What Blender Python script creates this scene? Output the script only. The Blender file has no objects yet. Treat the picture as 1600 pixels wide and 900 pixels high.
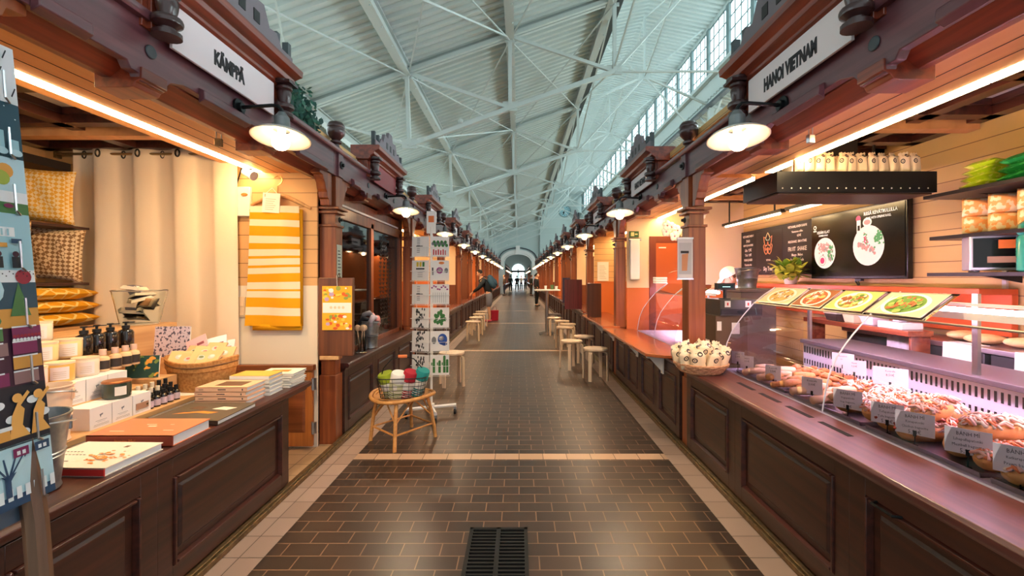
import bpy, bmesh, math, random
from mathutils import Vector, Matrix, Euler
random.seed(7)
SC = bpy.context.scene
COL = SC.collection
PI = math.pi
# ------------------------------------------------------------------ camera, light, exposure
F = 700.0; VX = 811.0; VY = 434.0; EYE = 1.5
cd = bpy.data.cameras.new('camera'); cam = bpy.data.objects.new('camera', cd); COL.objects.link(cam)
cam.location = (0, 0, EYE); cam.rotation_euler = (PI/2, 0, 0)
cd.sensor_width = 36; cd.lens = F/1600*36; cd.shift_x = -(VX-800)/1600; cd.shift_y = -(450-VY)/1600
cd.clip_start = 0.05; cd.clip_end = 300
SC.camera = cam
SC.view_settings.view_transform = 'Standard'; SC.view_settings.look = 'None'
SC.view_settings.gamma = 1; SC.view_settings.use_curve_mapping = False
SC.view_settings.exposure = 1.05
SC.cycles.use_denoising = True
SC.cycles.max_bounces = 7; SC.cycles.diffuse_bounces = 3; SC.cycles.glossy_bounces = 3
SC.cycles.transparent_max_bounces = 16; SC.cycles.transmission_bounces = 6
SC.cycles.sample_clamp_indirect = 6; SC.cycles.caustics_reflective = False; SC.cycles.caustics_refractive = False
W = bpy.data.worlds.new('sky'); SC.world = W; W.use_nodes = True
W.node_tree.nodes['Background'].inputs[0].default_value = (0.82, 0.92, 0.94, 1)
W.node_tree.nodes['Background'].inputs[1].default_value = 0.55
BULB = 13; LED = 23; LED_CASE = 46; WIN = 1.5; SIDEGLOW = {-4.5: 1.0, 12.0: 9}; SPOT = 36  # the right-hand side strength belongs to added, unseen roof lighting
# ------------------------------------------------------------------ helpers
def lin(c):
    r = []
    for x in c[:3]:
        x = x/255.0
        r.append(x/12.92 if x <= 0.04045 else ((x+0.055)/1.055)**2.4)
    return (r[0], r[1], r[2], 1)
_M = {}
def _new(name):
    m = bpy.data.materials.new(name); m.use_nodes = True
    nt = m.node_tree; return m, nt, nt.nodes['Principled BSDF']
def mat(name, c=(128,128,128), rough=.5, metal=0, spec=.5, em=0, emc=None, trans=0, alpha=1, coat=0, noise=None, bump=0, nscale=40, ior=1.45, sub=0):
    if name in _M: return _M[name]
    m, nt, b = _new(name); _M[name] = m
    b.inputs['Base Color'].default_value = lin(c); b.inputs['Roughness'].default_value = rough
    b.inputs['Metallic'].default_value = metal; b.inputs['Specular IOR Level'].default_value = spec
    b.inputs['IOR'].default_value = ior
    if em: b.inputs['Emission Color'].default_value = lin(emc or c); b.inputs['Emission Strength'].default_value = em
    if trans: b.inputs['Transmission Weight'].default_value = trans
    if alpha < 1: b.inputs['Alpha'].default_value = alpha
    if coat: b.inputs['Coat Weight'].default_value = coat; b.inputs['Coat Roughness'].default_value = .15
    if noise or bump:
        tc = nt.nodes.new('ShaderNodeTexCoord'); n = nt.nodes.new('ShaderNodeTexNoise')
        n.inputs['Scale'].default_value = nscale; n.inputs['Detail'].default_value = 3
        nt.links.new(tc.outputs['Object'], n.inputs['Vector'])
        if noise:
            r = nt.nodes.new('ShaderNodeValToRGB'); r.color_ramp.elements[0].position = .3; r.color_ramp.elements[1].position = .7
            r.color_ramp.elements[0].color = lin(noise); r.color_ramp.elements[1].color = lin(c)
            nt.links.new(n.outputs['Fac'], r.inputs[0]); nt.links.new(r.outputs[0], b.inputs['Base Color'])
        if bump:
            bp = nt.nodes.new('ShaderNodeBump'); bp.inputs['Strength'].default_value = bump; bp.inputs['Distance'].default_value = .01
            nt.links.new(n.outputs['Fac'], bp.inputs['Height']); nt.links.new(bp.outputs[0], b.inputs['Normal'])
    return m
def wood(name, c1, c2, axis='y', rough=.4, coat=.3, sc=14):
    if name in _M: return _M[name]
    m, nt, b = _new(name); _M[name] = m
    tc = nt.nodes.new('ShaderNodeTexCoord'); mp = nt.nodes.new('ShaderNodeMapping')
    mp.inputs['Scale'].default_value = {'x': (.6, sc, sc), 'y': (sc, .6, sc), 'z': (sc, sc, .6)}[axis]
    n = nt.nodes.new('ShaderNodeTexNoise'); n.inputs['Scale'].default_value = 1.6; n.inputs['Detail'].default_value = 6; n.inputs['Distortion'].default_value = .5
    r = nt.nodes.new('ShaderNodeValToRGB'); r.color_ramp.elements[0].position = .36; r.color_ramp.elements[1].position = .68
    r.color_ramp.elements[0].color = lin(c2); r.color_ramp.elements[1].color = lin(c1)
    nt.links.new(tc.outputs['Object'], mp.inputs[0]); nt.links.new(mp.outputs[0], n.inputs['Vector'])
    nt.links.new(n.outputs['Fac'], r.inputs[0]); nt.links.new(r.outputs[0], b.inputs['Base Color'])
    b.inputs['Roughness'].default_value = rough; b.inputs['Coat Weight'].default_value = coat; b.inputs['Coat Roughness'].default_value = .25
    return m
def pat(name, kind, c1, c2, scale=30, rough=.8, rot=(0,0,0), mortar=.04, ratio=.5, c3=None):
    """two-colour procedural pattern: checker, dots, cells, stripe (along local z), blotch, planks"""
    if name in _M: return _M[name]
    m, nt, b = _new(name); _M[name] = m
    N = nt.nodes.new; L = nt.links.new
    tc = N('ShaderNodeTexCoord'); mp = N('ShaderNodeMapping'); mp.inputs['Rotation'].default_value = rot
    L(tc.outputs['Object'], mp.inputs[0]); b.inputs['Roughness'].default_value = rough
    mix = N('ShaderNodeMix'); mix.data_type = 'RGBA'; mix.inputs[6].default_value = lin(c1); mix.inputs[7].default_value = lin(c2)
    fac = None
    if kind == 'checker':
        t = N('ShaderNodeTexChecker'); t.inputs['Scale'].default_value = scale; L(mp.outputs[0], t.inputs[0]); fac = t.outputs['Fac']
    elif kind in ('dots', 'cells'):
        t = N('ShaderNodeTexVoronoi'); t.inputs['Scale'].default_value = scale
        if kind == 'cells': t.feature = 'DISTANCE_TO_EDGE'
        L(mp.outputs[0], t.inputs['Vector'])
        g = N('ShaderNodeMath'); g.operation = 'LESS_THAN'; g.inputs[1].default_value = ratio if kind == 'dots' else mortar
        L(t.outputs['Distance'], g.inputs[0]); fac = g.outputs[0]
    elif kind == 'blotch':
        t = N('ShaderNodeTexNoise'); t.inputs['Scale'].default_value = scale; t.inputs['Detail'].default_value = 1.5; L(mp.outputs[0], t.inputs['Vector'])
        g = N('ShaderNodeMath'); g.operation = 'GREATER_THAN'; g.inputs[1].default_value = ratio; L(t.outputs['Fac'], g.inputs[0]); fac = g.outputs[0]
    elif kind in ('stripe', 'planks'):
        s = N('ShaderNodeSeparateXYZ'); L(mp.outputs[0], s.inputs[0])
        k = N('ShaderNodeMath'); k.operation = 'MULTIPLY'; k.inputs[1].default_value = scale; L(s.outputs[2], k.inputs[0])
        fr = N('ShaderNodeMath'); fr.operation = 'FRACT'; L(k.outputs[0], fr.inputs[0])
        g = N('ShaderNodeMath'); g.operation = 'LESS_THAN'; g.inputs[1].default_value = ratio if kind == 'stripe' else mortar; L(fr.outputs[0], g.inputs[0]); fac = g.outputs[0]
    if kind == 'rings':
        t = N('ShaderNodeTexVoronoi'); t.inputs['Scale'].default_value = scale; L(mp.outputs[0], t.inputs['Vector'])
        g = N('ShaderNodeMath'); g.operation = 'COMPARE'; g.inputs[1].default_value = .25; g.inputs[2].default_value = .07; L(t.outputs['Distance'], g.inputs[0])
        g3 = N('ShaderNodeMath'); g3.operation = 'LESS_THAN'; g3.inputs[1].default_value = .09; L(t.outputs['Distance'], g3.inputs[0])
        g4 = N('ShaderNodeMath'); g4.operation = 'MAXIMUM'; L(g.outputs[0], g4.inputs[0]); L(g3.outputs[0], g4.inputs[1]); fac = g4.outputs[0]
    L(fac, mix.inputs[0]); out = mix.outputs[2]
    if c3:
        t2 = N('ShaderNodeTexNoise'); t2.inputs['Scale'].default_value = scale*.4; L(mp.outputs[0], t2.inputs['Vector'])
        g2 = N('ShaderNodeMath'); g2.operation = 'GREATER_THAN'; g2.inputs[1].default_value = .56; L(t2.outputs['Fac'], g2.inputs[0])
        m2 = N('ShaderNodeMix'); m2.data_type = 'RGBA'; L(g2.outputs[0], m2.inputs[0]); L(out, m2.inputs[6]); m2.inputs[7].default_value = lin(c3); out = m2.outputs[2]
    L(out, b.inputs['Base Color'])
    return m

class MB:
    """collects shapes; build() links them as one mesh object"""
    def __init__(s): s.v = []; s.f = []; s.m = []
    def add(s, v, f, m=0):
        o = len(s.v); s.v += [tuple(p) for p in v]; s.f += [tuple(i+o for i in q) for q in f]; s.m += [m]*len(f); return s
    def box(s, x0, y0, z0, x1, y1, z1, m=0):
        if x0 > x1: x0, x1 = x1, x0
        if y0 > y1: y0, y1 = y1, y0
        if z0 > z1: z0, z1 = z1, z0
        return s.add([(x0,y0,z0),(x1,y0,z0),(x1,y1,z0),(x0,y1,z0),(x0,y0,z1),(x1,y0,z1),(x1,y1,z1),(x0,y1,z1)],
              [(0,3,2,1),(4,5,6,7),(0,1,5,4),(1,2,6,5),(2,3,7,6),(3,0,4,7)], m)
    def frus(s, x0, y0, z0, x1, y1, z1, axis, ins, m=0):
        """box whose far face along axis ('x+','x-','z+'...) is inset by ins"""
        k = len(s.v); s.box(x0, y0, z0, x1, y1, z1, m); a = 'xyz'.index(axis[0]); hi = axis[1] == '+'
        lo_, hi_ = [min(x0,x1),min(y0,y1),min(z0,z1)], [max(x0,x1),max(y0,y1),max(z0,z1)]
        for i in range(k, len(s.v)):
            p = list(s.v[i])
            if abs(p[a]-(hi_[a] if hi else lo_[a])) < 1e-9:
                for b in range(3):
                    if b != a: p[b] += ins if abs(p[b]-lo_[b]) < 1e-9 else -ins
                s.v[i] = tuple(p)
        return s
    def cyl(s, p, q, r, r2=None, n=12, m=0, cap=True):
        p, q = Vector(p), Vector(q); r2 = r if r2 is None else r2; d = (q-p).normalized()
        a = d.orthogonal().normalized(); b = d.cross(a)
        v = [p+(a*math.cos(2*PI*i/n)+b*math.sin(2*PI*i/n))*r for i in range(n)] + [q+(a*math.cos(2*PI*i/n)+b*math.sin(2*PI*i/n))*r2 for i in range(n)]
        f = [(i, (i+1)%n, n+(i+1)%n, n+i) for i in range(n)]
        if cap: f += [tuple(range(n-1,-1,-1)), tuple(range(n, 2*n))]
        return s.add(v, f, m)
    def lathe(s, prof, c=(0,0,0), n=20, m=0):
        v = []; f = []
        for (r, z) in prof:
            r = max(r, 1e-4)
            v += [(c[0]+r*math.cos(2*PI*i/n), c[1]+r*math.sin(2*PI*i/n), c[2]+z) for i in range(n)]
        for j in range(len(prof)-1):
            f += [(j*n+i, j*n+(i+1)%n, (j+1)*n+(i+1)%n, (j+1)*n+i) for i in range(n)]
        return s.add(v, f, m)
    def tube(s, pts, r, n=6, m=0, closed=False):
        P = [Vector(p) for p in pts]; k = len(P); v = []; f = []; a = None
        rs = r if isinstance(r, (list, tuple)) else [r]*k
        for i in range(k):
            d = (P[(i+1) % k]-P[i-1]) if closed else (P[min(i+1, k-1)]-P[max(i-1, 0)])
            if d.length < 1e-9: d = Vector((0,0,1))
            d.normalize()
            a = d.orthogonal().normalized() if a is None else (a-d*a.dot(d))
            if a.length < 1e-6: a = d.orthogonal()
            a.normalize(); b = d.cross(a)
            v += [P[i]+(a*math.cos(2*PI*j/n)+b*math.sin(2*PI*j/n))*rs[i] for j in range(n)]
        for i in range(k if closed else k-1):
            i2 = (i+1) % k
            f += [(i*n+j, i*n+(j+1)%n, i2*n+(j+1)%n, i2*n+j) for j in range(n)]
        if not closed: f += [tuple(range(n-1,-1,-1)), tuple(range((k-1)*n, k*n))]
        return s.add(v, f, m)
    def prism(s, pts, axis, a, b, m=0):
        n = len(pts)
        def mk(p, t): return {'x': (t, p[0], p[1]), 'y': (p[0], t, p[1]), 'z': (p[0], p[1], t)}[axis]
        v = [mk(p, a) for p in pts]+[mk(p, b) for p in pts]
        return s.add(v, [tuple(range(n-1,-1,-1)), tuple(range(n, 2*n))]+[(i, (i+1)%n, n+(i+1)%n, n+i) for i in range(n)], m)
    def ball(s, c, r, n=12, k=8, m=0):
        r = (r, r, r) if not isinstance(r, (tuple, list)) else r
        v = []; f = []
        for j in range(k+1):
            t = PI*j/k; q = max(math.sin(t), 1e-3)
            v += [(c[0]+r[0]*q*math.cos(2*PI*i/n), c[1]+r[1]*q*math.sin(2*PI*i/n), c[2]-r[2]*math.cos(t)) for i in range(n)]
        for j in range(k): f += [(j*n+i, j*n+(i+1)%n, (j+1)*n+(i+1)%n, (j+1)*n+i) for i in range(n)]
        return s.add(v, f, m)
    def grid(s, fn, nu, nv, m=0, thick=0):
        v = [fn(i/nu, j/nv) for j in range(nv+1) for i in range(nu+1)]
        f = [(j*(nu+1)+i, j*(nu+1)+i+1, (j+1)*(nu+1)+i+1, (j+1)*(nu+1)+i) for j in range(nv) for i in range(nu)]
        return s.add(v, f, m)
    def disc(s, c, r, axis, t, m=0, n=16, sq=1):
        """thin disc; axis = outward normal letter, t = thickness"""
        ps = [(r*math.cos(2*PI*i/n), r*sq*math.sin(2*PI*i/n)) for i in range(n)]
        if axis == 'x': return s.prism([(c[1]+a, c[2]+b) for a, b in ps], 'x', c[0], c[0]+t, m)
        if axis == 'y': return s.prism([(c[0]+a, c[2]+b) for a, b in ps], 'y', c[1], c[1]+t, m)
        return s.prism([(c[0]+a, c[1]+b) for a, b in ps], 'z', c[2], c[2]+t, m)
    def xf(s, M, k=0):
        for i in range(k, len(s.v)): s.v[i] = tuple(M @ Vector(s.v[i]))
        return s
    def build(s, name, mats, par=None, sm=35, bev=0, loc=None, rot=None, mir=1, seg=2):
        if not isinstance(mats, (list, tuple)): mats = [mats]
        v = s.v if mir == 1 else [(-a, b, c) for a, b, c in s.v]
        me = bpy.data.meshes.new(name); me.from_pydata(v, [], s.f)
        for q in mats: me.materials.append(q)
        me.polygons.foreach_set('material_index', s.m)
        bm = bmesh.new(); bm.from_mesh(me)
        bmesh.ops.recalc_face_normals(bm, faces=bm.faces[:]); bm.to_mesh(me); bm.free()
        if sm:
            me.polygons.foreach_set('use_smooth', [True]*len(me.polygons))
            me.set_sharp_from_angle(angle=math.radians(sm))
        o = bpy.data.objects.new(name, me); COL.objects.link(o)
        if par is not None: o.parent = par
        if loc: o.location = loc
        if rot: o.rotation_euler = rot
        if bev:
            d = o.modifiers.new('edge', 'BEVEL'); d.width = bev; d.segments = seg; d.limit_method = 'ANGLE'; d.angle_limit = .6
        return o
def T(x=0, y=0, z=0): return Matrix.Translation((x, y, z))
def R(a, ax): return Matrix.Rotation(a, 4, ax)
def tag(o, label, cat, group=None, kind=None):
    if label: o['label'] = label
    if cat: o['category'] = cat
    if group: o['group'] = group
    if kind: o['kind'] = kind
    return o
def thing(name, label, cat, loc=(0,0,0), rz=0, group=None, rot=None):
    o = bpy.data.objects.new(name, None); COL.objects.link(o); o.empty_display_size = .05
    o.location = loc; o.rotation_euler = rot or (0, 0, rz)
    return tag(o, label, cat, group)
def struct(o):
    o['kind'] = 'structure'; return o
def dup(root, loc=None, rz=None, label=None, group=None, rot=None, scale=None):
    r = root.copy(); COL.objects.link(r)
    if loc is not None: r.location = loc
    if rz is not None: r.rotation_euler = (0, 0, rz)
    if rot is not None: r.rotation_euler = rot
    if scale is not None: r.scale = scale
    if label: r['label'] = label
    if group: r['group'] = group
    for ch in list(root.children):
        c = ch.copy(); COL.objects.link(c); c.parent = r
        for g in list(ch.children):
            d = g.copy(); COL.objects.link(d); d.parent = c
    return r
def at(px, py, Y): return Vector(((px-VX)*Y/F, Y, EYE-(py-VY)*Y/F))
def onz(px, py, z):
    Y = F*(EYE-z)/(py-VY); return Vector(((px-VX)*Y/F, Y, z))
def onx(px, py, X):
    Y = F*X/(px-VX); return Vector((X, Y, EYE-(py-VY)*Y/F))
def text(s, size, m, par, loc, rot, name='lettering', ext=.001, bold=0, sx=1, align='CENTER', sp=1.0):
    c = bpy.data.curves.new(name, 'FONT'); c.body = s; c.size = size; c.extrude = ext; c.offset = bold; c.align_x = align; c.align_y = 'CENTER'
    c.resolution_u = 2; c.space_line = sp
    o = bpy.data.objects.new(name, c); COL.objects.link(o)
    dg = bpy.context.evaluated_depsgraph_get(); dg.update()
    me = bpy.data.meshes.new_from_object(o.evaluated_get(dg)); bpy.data.objects.remove(o)
    me.materials.clear(); me.materials.append(m)
    o = bpy.data.objects.new(name, me); COL.objects.link(o)
    o.location = loc; o.rotation_euler = rot; o.scale = (sx, 1, 1)
    if par is not None: o.parent = par
    return o
def text_into(mb, s, size, M, m, bold=0, sx=1, sp=1.0):
    """adds lettering to a mesh that is being collected"""
    c = bpy.data.curves.new('t', 'FONT'); c.body = s; c.size = size; c.offset = bold; c.align_x = 'CENTER'; c.align_y = 'CENTER'; c.resolution_u = 1; c.space_line = sp
    o = bpy.data.objects.new('t', c); COL.objects.link(o)
    dg = bpy.context.evaluated_depsgraph_get(); dg.update()
    me = bpy.data.meshes.new_from_object(o.evaluated_get(dg)); bpy.data.objects.remove(o)
    mb.add([M @ Vector((v.co.x*sx, v.co.y, v.co.z)) for v in me.vertices], [tuple(p.vertices) for p in me.polygons], m)
    bpy.data.meshes.remove(me)
ORD = 'first second third fourth fifth sixth seventh eighth ninth tenth eleventh twelfth thirteenth fourteenth fifteenth sixteenth seventeenth eighteenth'.split()
# ------------------------------------------------------------------ shared materials
WD = wood('mahogany_y', (84,38,28), (54,25,19), 'y')
WDZ = wood('mahogany_z', (112,52,32), (76,32,20), 'z')
WDX = wood('mahogany_x', (104,48,34), (70,30,22), 'x')
WBEAM = wood('beam_wood', (112,66,72), (84,49,57), 'y', rough=.38)
WPOST = wood('post_wood', (164,90,46), (124,60,32), 'z', rough=.4)
WPANEL = wood('panel_wood', (72,38,27), (46,25,19), 'y', rough=.42)
WTOP = wood('worktop_wood', (150,80,52), (112,52,36), 'y', rough=.22, coat=.6)
WDELI = wood('deli_worktop', (112,62,56), (82,44,42), 'y', rough=.3, coat=.5)
WCREAM = wood('cream_painted_wood', (222,160,104), (206,144,90), 'y', rough=.5, coat=.1, sc=6)
WPINE = wood('pine', (222,176,124), (198,148,98), 'y', rough=.5, coat=.1)
WBIRCH = wood('birch', (232,206,180), (218,188,158), 'z', rough=.45, coat=.1)
WCROWN = wood('crown_wood', (146,64,38), (98,40,27), 'y', rough=.35)
WHITE = mat('white_paint', (236,232,228), .5)
SIGNW = mat('sign_white', (226,220,222), .55)
BLACK = mat('black', (22,22,24), .45)
BLACKM = mat('black_metal', (30,34,36), .35, .6)
STEEL = mat('steel', (190,192,196), .28, 1)
ZINC = mat('galvanised_zinc', (168,172,176), .42, .85, noise=(138,144,150), nscale=25)
BRASS = mat('worn_brass', (138,112,74), .4, .7, noise=(98,80,56), nscale=30)
TEAL = mat('pale_teal_paint', (188,204,202), .6)
ROOFM = mat('roof_sheet_paint', (198,211,209), .55)
TRUSS = mat('truss_paint', (196,208,206), .5)
def thin_glass(name, tint=(255,255,255), ior=1.4, rough=.02):
    m = bpy.data.materials.new(name); m.use_nodes = True; nt = m.node_tree; nt.nodes.remove(nt.nodes['Principled BSDF'])
    fr = nt.nodes.new('ShaderNodeFresnel'); fr.inputs['IOR'].default_value = ior
    tr = nt.nodes.new('ShaderNodeBsdfTransparent'); tr.inputs[0].default_value = lin(tint)
    gl = nt.nodes.new('ShaderNodeBsdfGlossy'); gl.inputs['Roughness'].default_value = rough
    mx = nt.nodes.new('ShaderNodeMixShader'); L = nt.links.new
    L(fr.outputs[0], mx.inputs[0]); L(tr.outputs[0], mx.inputs[1]); L(gl.outputs[0], mx.inputs[2]); L(mx.outputs[0], nt.nodes['Material Output'].inputs[0])
    _M[name] = m; return m
TGLASS = thin_glass('thin_glass'); CGLASS = thin_glass('case_glass', (250,246,252), 1.5)
GLASS = mat('clear_glass', (245,250,250), .02, 0, .5, trans=1, ior=1.06)
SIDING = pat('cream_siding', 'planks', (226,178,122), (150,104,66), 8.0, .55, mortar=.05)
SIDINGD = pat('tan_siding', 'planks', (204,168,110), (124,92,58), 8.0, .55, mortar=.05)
CREAM = mat('cream_wall', (238,208,174), .6)
ORANGE = mat('orange_wall', (208,110,52), .5)
PAPER = mat('paper', (240,236,228), .7)
INK = mat('ink', (40,40,44), .7)
LEDM = mat('led_diffuser', (255,226,188), .5, em=LED, emc=(255,217,154))
BULBM = mat('bulb_glow', (255,236,206), .5, em=BULB, emc=(255,214,165))
ENAMEL = mat('white_enamel', (226,218,204), .25, coat=.3)
# ------------------------------------------------------------------ hall: floor, walls, roof
XL, XR, BAY = -1.65, 1.465, 2.9
PL, PR = 4.11, 3.95           # centre of the first post in view on each side
Y0, YE = -2.0, 42.0
def floor_mat():
    m, nt, b = _new('clinker_floor'); N = nt.nodes.new; L = nt.links.new
    tc = N('ShaderNodeTexCoord'); br = N('ShaderNodeTexBrick')
    br.inputs['Scale'].default_value = 1; br.inputs['Brick Width'].default_value = .215; br.inputs['Row Height'].default_value = .115
    br.inputs['Mortar Size'].default_value = .0035; br.inputs['Mortar Smooth'].default_value = .2; br.inputs['Bias'].default_value = 0
    br.inputs['Color1'].default_value = lin((76,58,47)); br.inputs['Color2'].default_value = lin((56,43,36)); br.inputs['Mortar'].default_value = lin((140,108,84))
    L(tc.outputs['Object'], br.inputs['Vector'])
    n = N('ShaderNodeTexNoise'); n.inputs['Scale'].default_value = 2.3; n.inputs['Detail'].default_value = 2; L(tc.outputs['Object'], n.inputs['Vector'])
    mx = N('ShaderNodeMix'); mx.data_type = 'RGBA'; mx.blend_type = 'MULTIPLY'; mx.inputs[0].default_value = 1.0
    fm = N('ShaderNodeMapRange'); fm.inputs['To Min'].default_value = .55; fm.inputs['To Max'].default_value = 1.25; L(n.outputs['Fac'], fm.inputs[0]); L(br.outputs['Color'], mx.inputs[6]); L(fm.outputs[0], mx.inputs[7]); L(mx.outputs[2], b.inputs['Base Color'])
    b.inputs['Roughness'].default_value = .3
    mr = N('ShaderNodeMapRange'); mr.inputs['To Min'].default_value = .3; mr.inputs['To Max'].default_value = .38; L(n.outputs['Fac'], mr.inputs[0]); L(mr.outputs[0], b.inputs['Roughness'])
    bp = N('ShaderNodeBump'); bp.inputs['Strength'].default_value = .25; bp.inputs['Distance'].default_value = .004; bp.invert = True
    L(br.outputs['Fac'], bp.inputs['Height']); L(bp.outputs[0], b.inputs['Normal'])
    return m
def tile_mat(name, w, h, off, c1, c2, mo):
    m, nt, b = _new(name); N = nt.nodes.new; L = nt.links.new
    tc = N('ShaderNodeTexCoord'); br = N('ShaderNodeTexBrick'); br.offset = 0
    mp = N('ShaderNodeMapping'); mp.inputs['Location'].default_value = off; L(tc.outputs['Object'], mp.inputs[0])
    br.inputs['Scale'].default_value = 1; br.inputs['Brick Width'].default_value = w; br.inputs['Row Height'].default_value = h; br.inputs['Mortar Size'].default_value = .003
    br.inputs['Color1'].default_value = lin(c1); br.inputs['Color2'].default_value = lin(c2); br.inputs['Mortar'].default_value = lin(mo)
    L(mp.outputs[0], br.inputs['Vector']); L(br.outputs['Color'], b.inputs['Base Color']); b.inputs['Roughness'].default_value = .4
    return m
FLOORM = floor_mat()
BORDER = tile_mat('pale_border_tile', 1.0, .2, (.5,0,0), (182,156,140), (168,142,126), (96,80,70))
STRIPE = tile_mat('pale_stripe_tile', .2, 1.0, (0,.5,0), (206,172,144), (192,158,130), (110,88,72))
b = MB(); z = 0
L0, L1, R0, R1 = XL, -1.37, 1.235, XR
stripes = [3.70, 9.17, 14.7, 20.2, 25.7, 31.2, 36.7]
def q(x0, y0, x1, y1, m): b.add([(x0,y0,0),(x1,y0,0),(x1,y1,0),(x0,y1,0)], [(0,1,2,3)], m)
y = Y0
for s_ in stripes:
    q(L1, y, R0, s_, 0); q(L1, s_, R0, s_+.12, 2); y = s_+.12
q(L1, y, R0, 84, 0); q(L0, Y0, L1, 84, 1); q(R0, Y0, R1, 84, 1)
q(-4.4, Y0, L0, 84, 3); q(R1, Y0, 12.2, 84, 3)
struct(b.build('floor', [FLOORM, BORDER, STRIPE, tile_mat('stall_floor_tile', .2, .2, (0,0,0), (206,170,132), (196,160,122), (120,96,76))], sm=0))
# trim strips along the two rows of stalls
for nm, x, s_ in (('trim_1', XL, 1), ('trim_2', XR, -1)):
    t = MB(); t.box(x, Y0, .001, x+s_*.065, YE, .035); t.box(x+s_*.02, Y0, .035, x+s_*.05, YE, .045)
    struct(t.build(nm, BRASS, bev=.004))
# walls; windows in the unseen right wall are added to light the roof
for nm, x0, x1, xi in (('wall_left', -4.5, -4.3, -4.3), ('wall_right', 12.0, 12.2, 12.0)):
    t = MB(); t.box(x0, Y0, 0, x1, 84, 3.0); t.box(x0, Y0, 4.5, x1, 84, 4.95); g = MB()
    for k in range(9): t.box(x0, Y0+k*5.3-.35, 3.0, x1, Y0+k*5.3+.35, 4.5)
    t.box(x0, YE, 3.0, x1, 84, 4.5); o = struct(t.build(nm, TEAL, sm=0))
    w = MB(); s_ = 1 if x0 < 0 else -1
    for k in range(8):
        y = Y0+k*5.3+.35
        g.box(xi-s_*.1, y, 3.0, xi-s_*.08, y+4.6, 4.5)
        for j in range(5): w.box(xi-s_*.08, y+j*1.15-.04, 3.0, xi, y+j*1.15+.04, 4.5)
        w.box(xi-s_*.06, y, 3.7, xi-s_*.02, y+4.6, 3.76)
    w = struct(w.build('window_%d' % (40 if x0 < 0 else 41), WHITE, sm=0)); g.build('window_pane', mat('side_glow_pane_'+nm, (232,244,246), .3, em=SIDEGLOW[x0], emc=(222,242,246)), w, sm=0)
def arch(x0, x1, spring, top, n=14):
    c = (x0+x1)/2; w = (x1-x0)/2
    return [(c+w*math.cos(PI-PI*i/n), spring+(top-spring)*math.sin(PI-PI*i/n)) for i in range(n+1)]
a = arch(-1.32, 1.1, 3.05, 3.72)
t = MB()
t.prism([(-4.5,0),(-1.32,0)]+a[:8]+[(-.11,9.8),(-4.5,9.8)], 'y', YE, YE+.4)
t.prism([(1.1,0),(12.2,0),(12.2,9.8),(-.11,9.8)]+a[7:], 'y', YE, YE+.4)
t.box(1.95, YE-.25, 0, 2.75, YE, 8.9); t.box(2.75, YE-.12, 0, 3.1, YE, 8.9)
t.box(-3.0, YE-.1, 0, -2.8, YE, 7)
struct(t.build('wall_end', TEAL, sm=0))
# moulded arch trim around the opening
t = MB()
for x0, x1, sp, tp, w_, d_, m_ in ((-1.9, 1.68, 3.3, 4.35, .1, .16, 1), (-1.72, 1.5, 3.15, 4.12, .32, .1, 0), (-1.4, 1.18, 3.05, 3.78, .09, .14, 0)):
    o_, i_ = arch(x0, x1, sp, tp), arch(x0+w_, x1-w_, sp, tp-w_)
    for i in range(14):
        t.prism([o_[i], o_[i+1], i_[i+1], i_[i]], 'y', YE-d_, YE, m_)
t.box(-.3, YE-.2, 3.75, .08, YE, 4.5, 0)
for x in (-1.9, 1.2): t.box(x, YE-.12, 0, x+.5, YE, 3.3, 0)
struct(t.build('trim_3', [WHITE, mat('dark_trim', (70,78,86), .5)], sm=0))
# far hall behind the arch
t = MB(); t.box(-4.5, 83.6, 0, 12.2, 84, 9.8); struct(t.build('wall_far', TEAL, sm=0))
t = MB(); t.box(-4.5, YE+.4, 6.2, 12.2, 84, 6.4); struct(t.build('ceiling_2', TEAL, sm=0))
t = MB()
fan = arch(-1.25, .95, 2.9, 4.0, 16)
t.prism(fan, 'y', 83.5, 83.6, 0)
for i in range(1, 16, 2): t.cyl((-.15,83.47,2.9), (fan[i][0],83.47,fan[i][1]), .05, n=4, m=1)
struct(t.build('window_1', [mat('sky_pane', (235,246,250), .4, em=3.5), WHITE], sm=0))
t = MB()
for x in (-1.2, .05): t.box(x, 83.5, .2, x+.85, 83.58, 2.5, 0); t.box(x+.38, 83.46, .2, x+.47, 83.5, 2.5, 1)
t.box(-1.4, 83.45, 2.5, 1.1, 83.6, 2.85, 1)
struct(t.build('door_1', [_M['sky_pane'], mat('door_frame_dark', (60,66,70), .5)], sm=0))
# roof: corrugated sheet, profile running up the slope
def zr(x): return 6.26+.35*x
XE = 1.81; XC = 3.87; XW = 5.9
def corr(fz, xa, xb, d=.05):
    t = MB(); p = .2; y = Y0; prof = []
    while y < YE:
        prof += [(y, 0), (y+p*.4, 0), (y+p*.52, d), (y+p*.88, d)]; y += p
    v = []; n = len(prof)
    for (yy, h) in prof: v += [(xa, yy, fz(xa)+h), (xb, yy, fz(xb)+h)]
    t.add(v, [(2*i, 2*i+1, 2*i+3, 2*i+2) for i in range(n-1)])
    return t
struct(corr(zr, -4.5, XE+.12).build('ceiling_left_slope', ROOFM, sm=0))
struct(corr(lambda x: zr(2*XC-x), XW-.1, 12.2).build('ceiling_right_slope', ROOFM, sm=0))
struct(corr(lambda x: 9.2+.2*(x-XE), XE-.2, XC).build('ceiling_lantern_slope', ROOFM, sm=0))
struct(corr(lambda x: 9.2+.2*(2*XC-x-XE), XC, XW+.2).build('ceiling_lantern_slope', ROOFM, sm=0))
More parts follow.
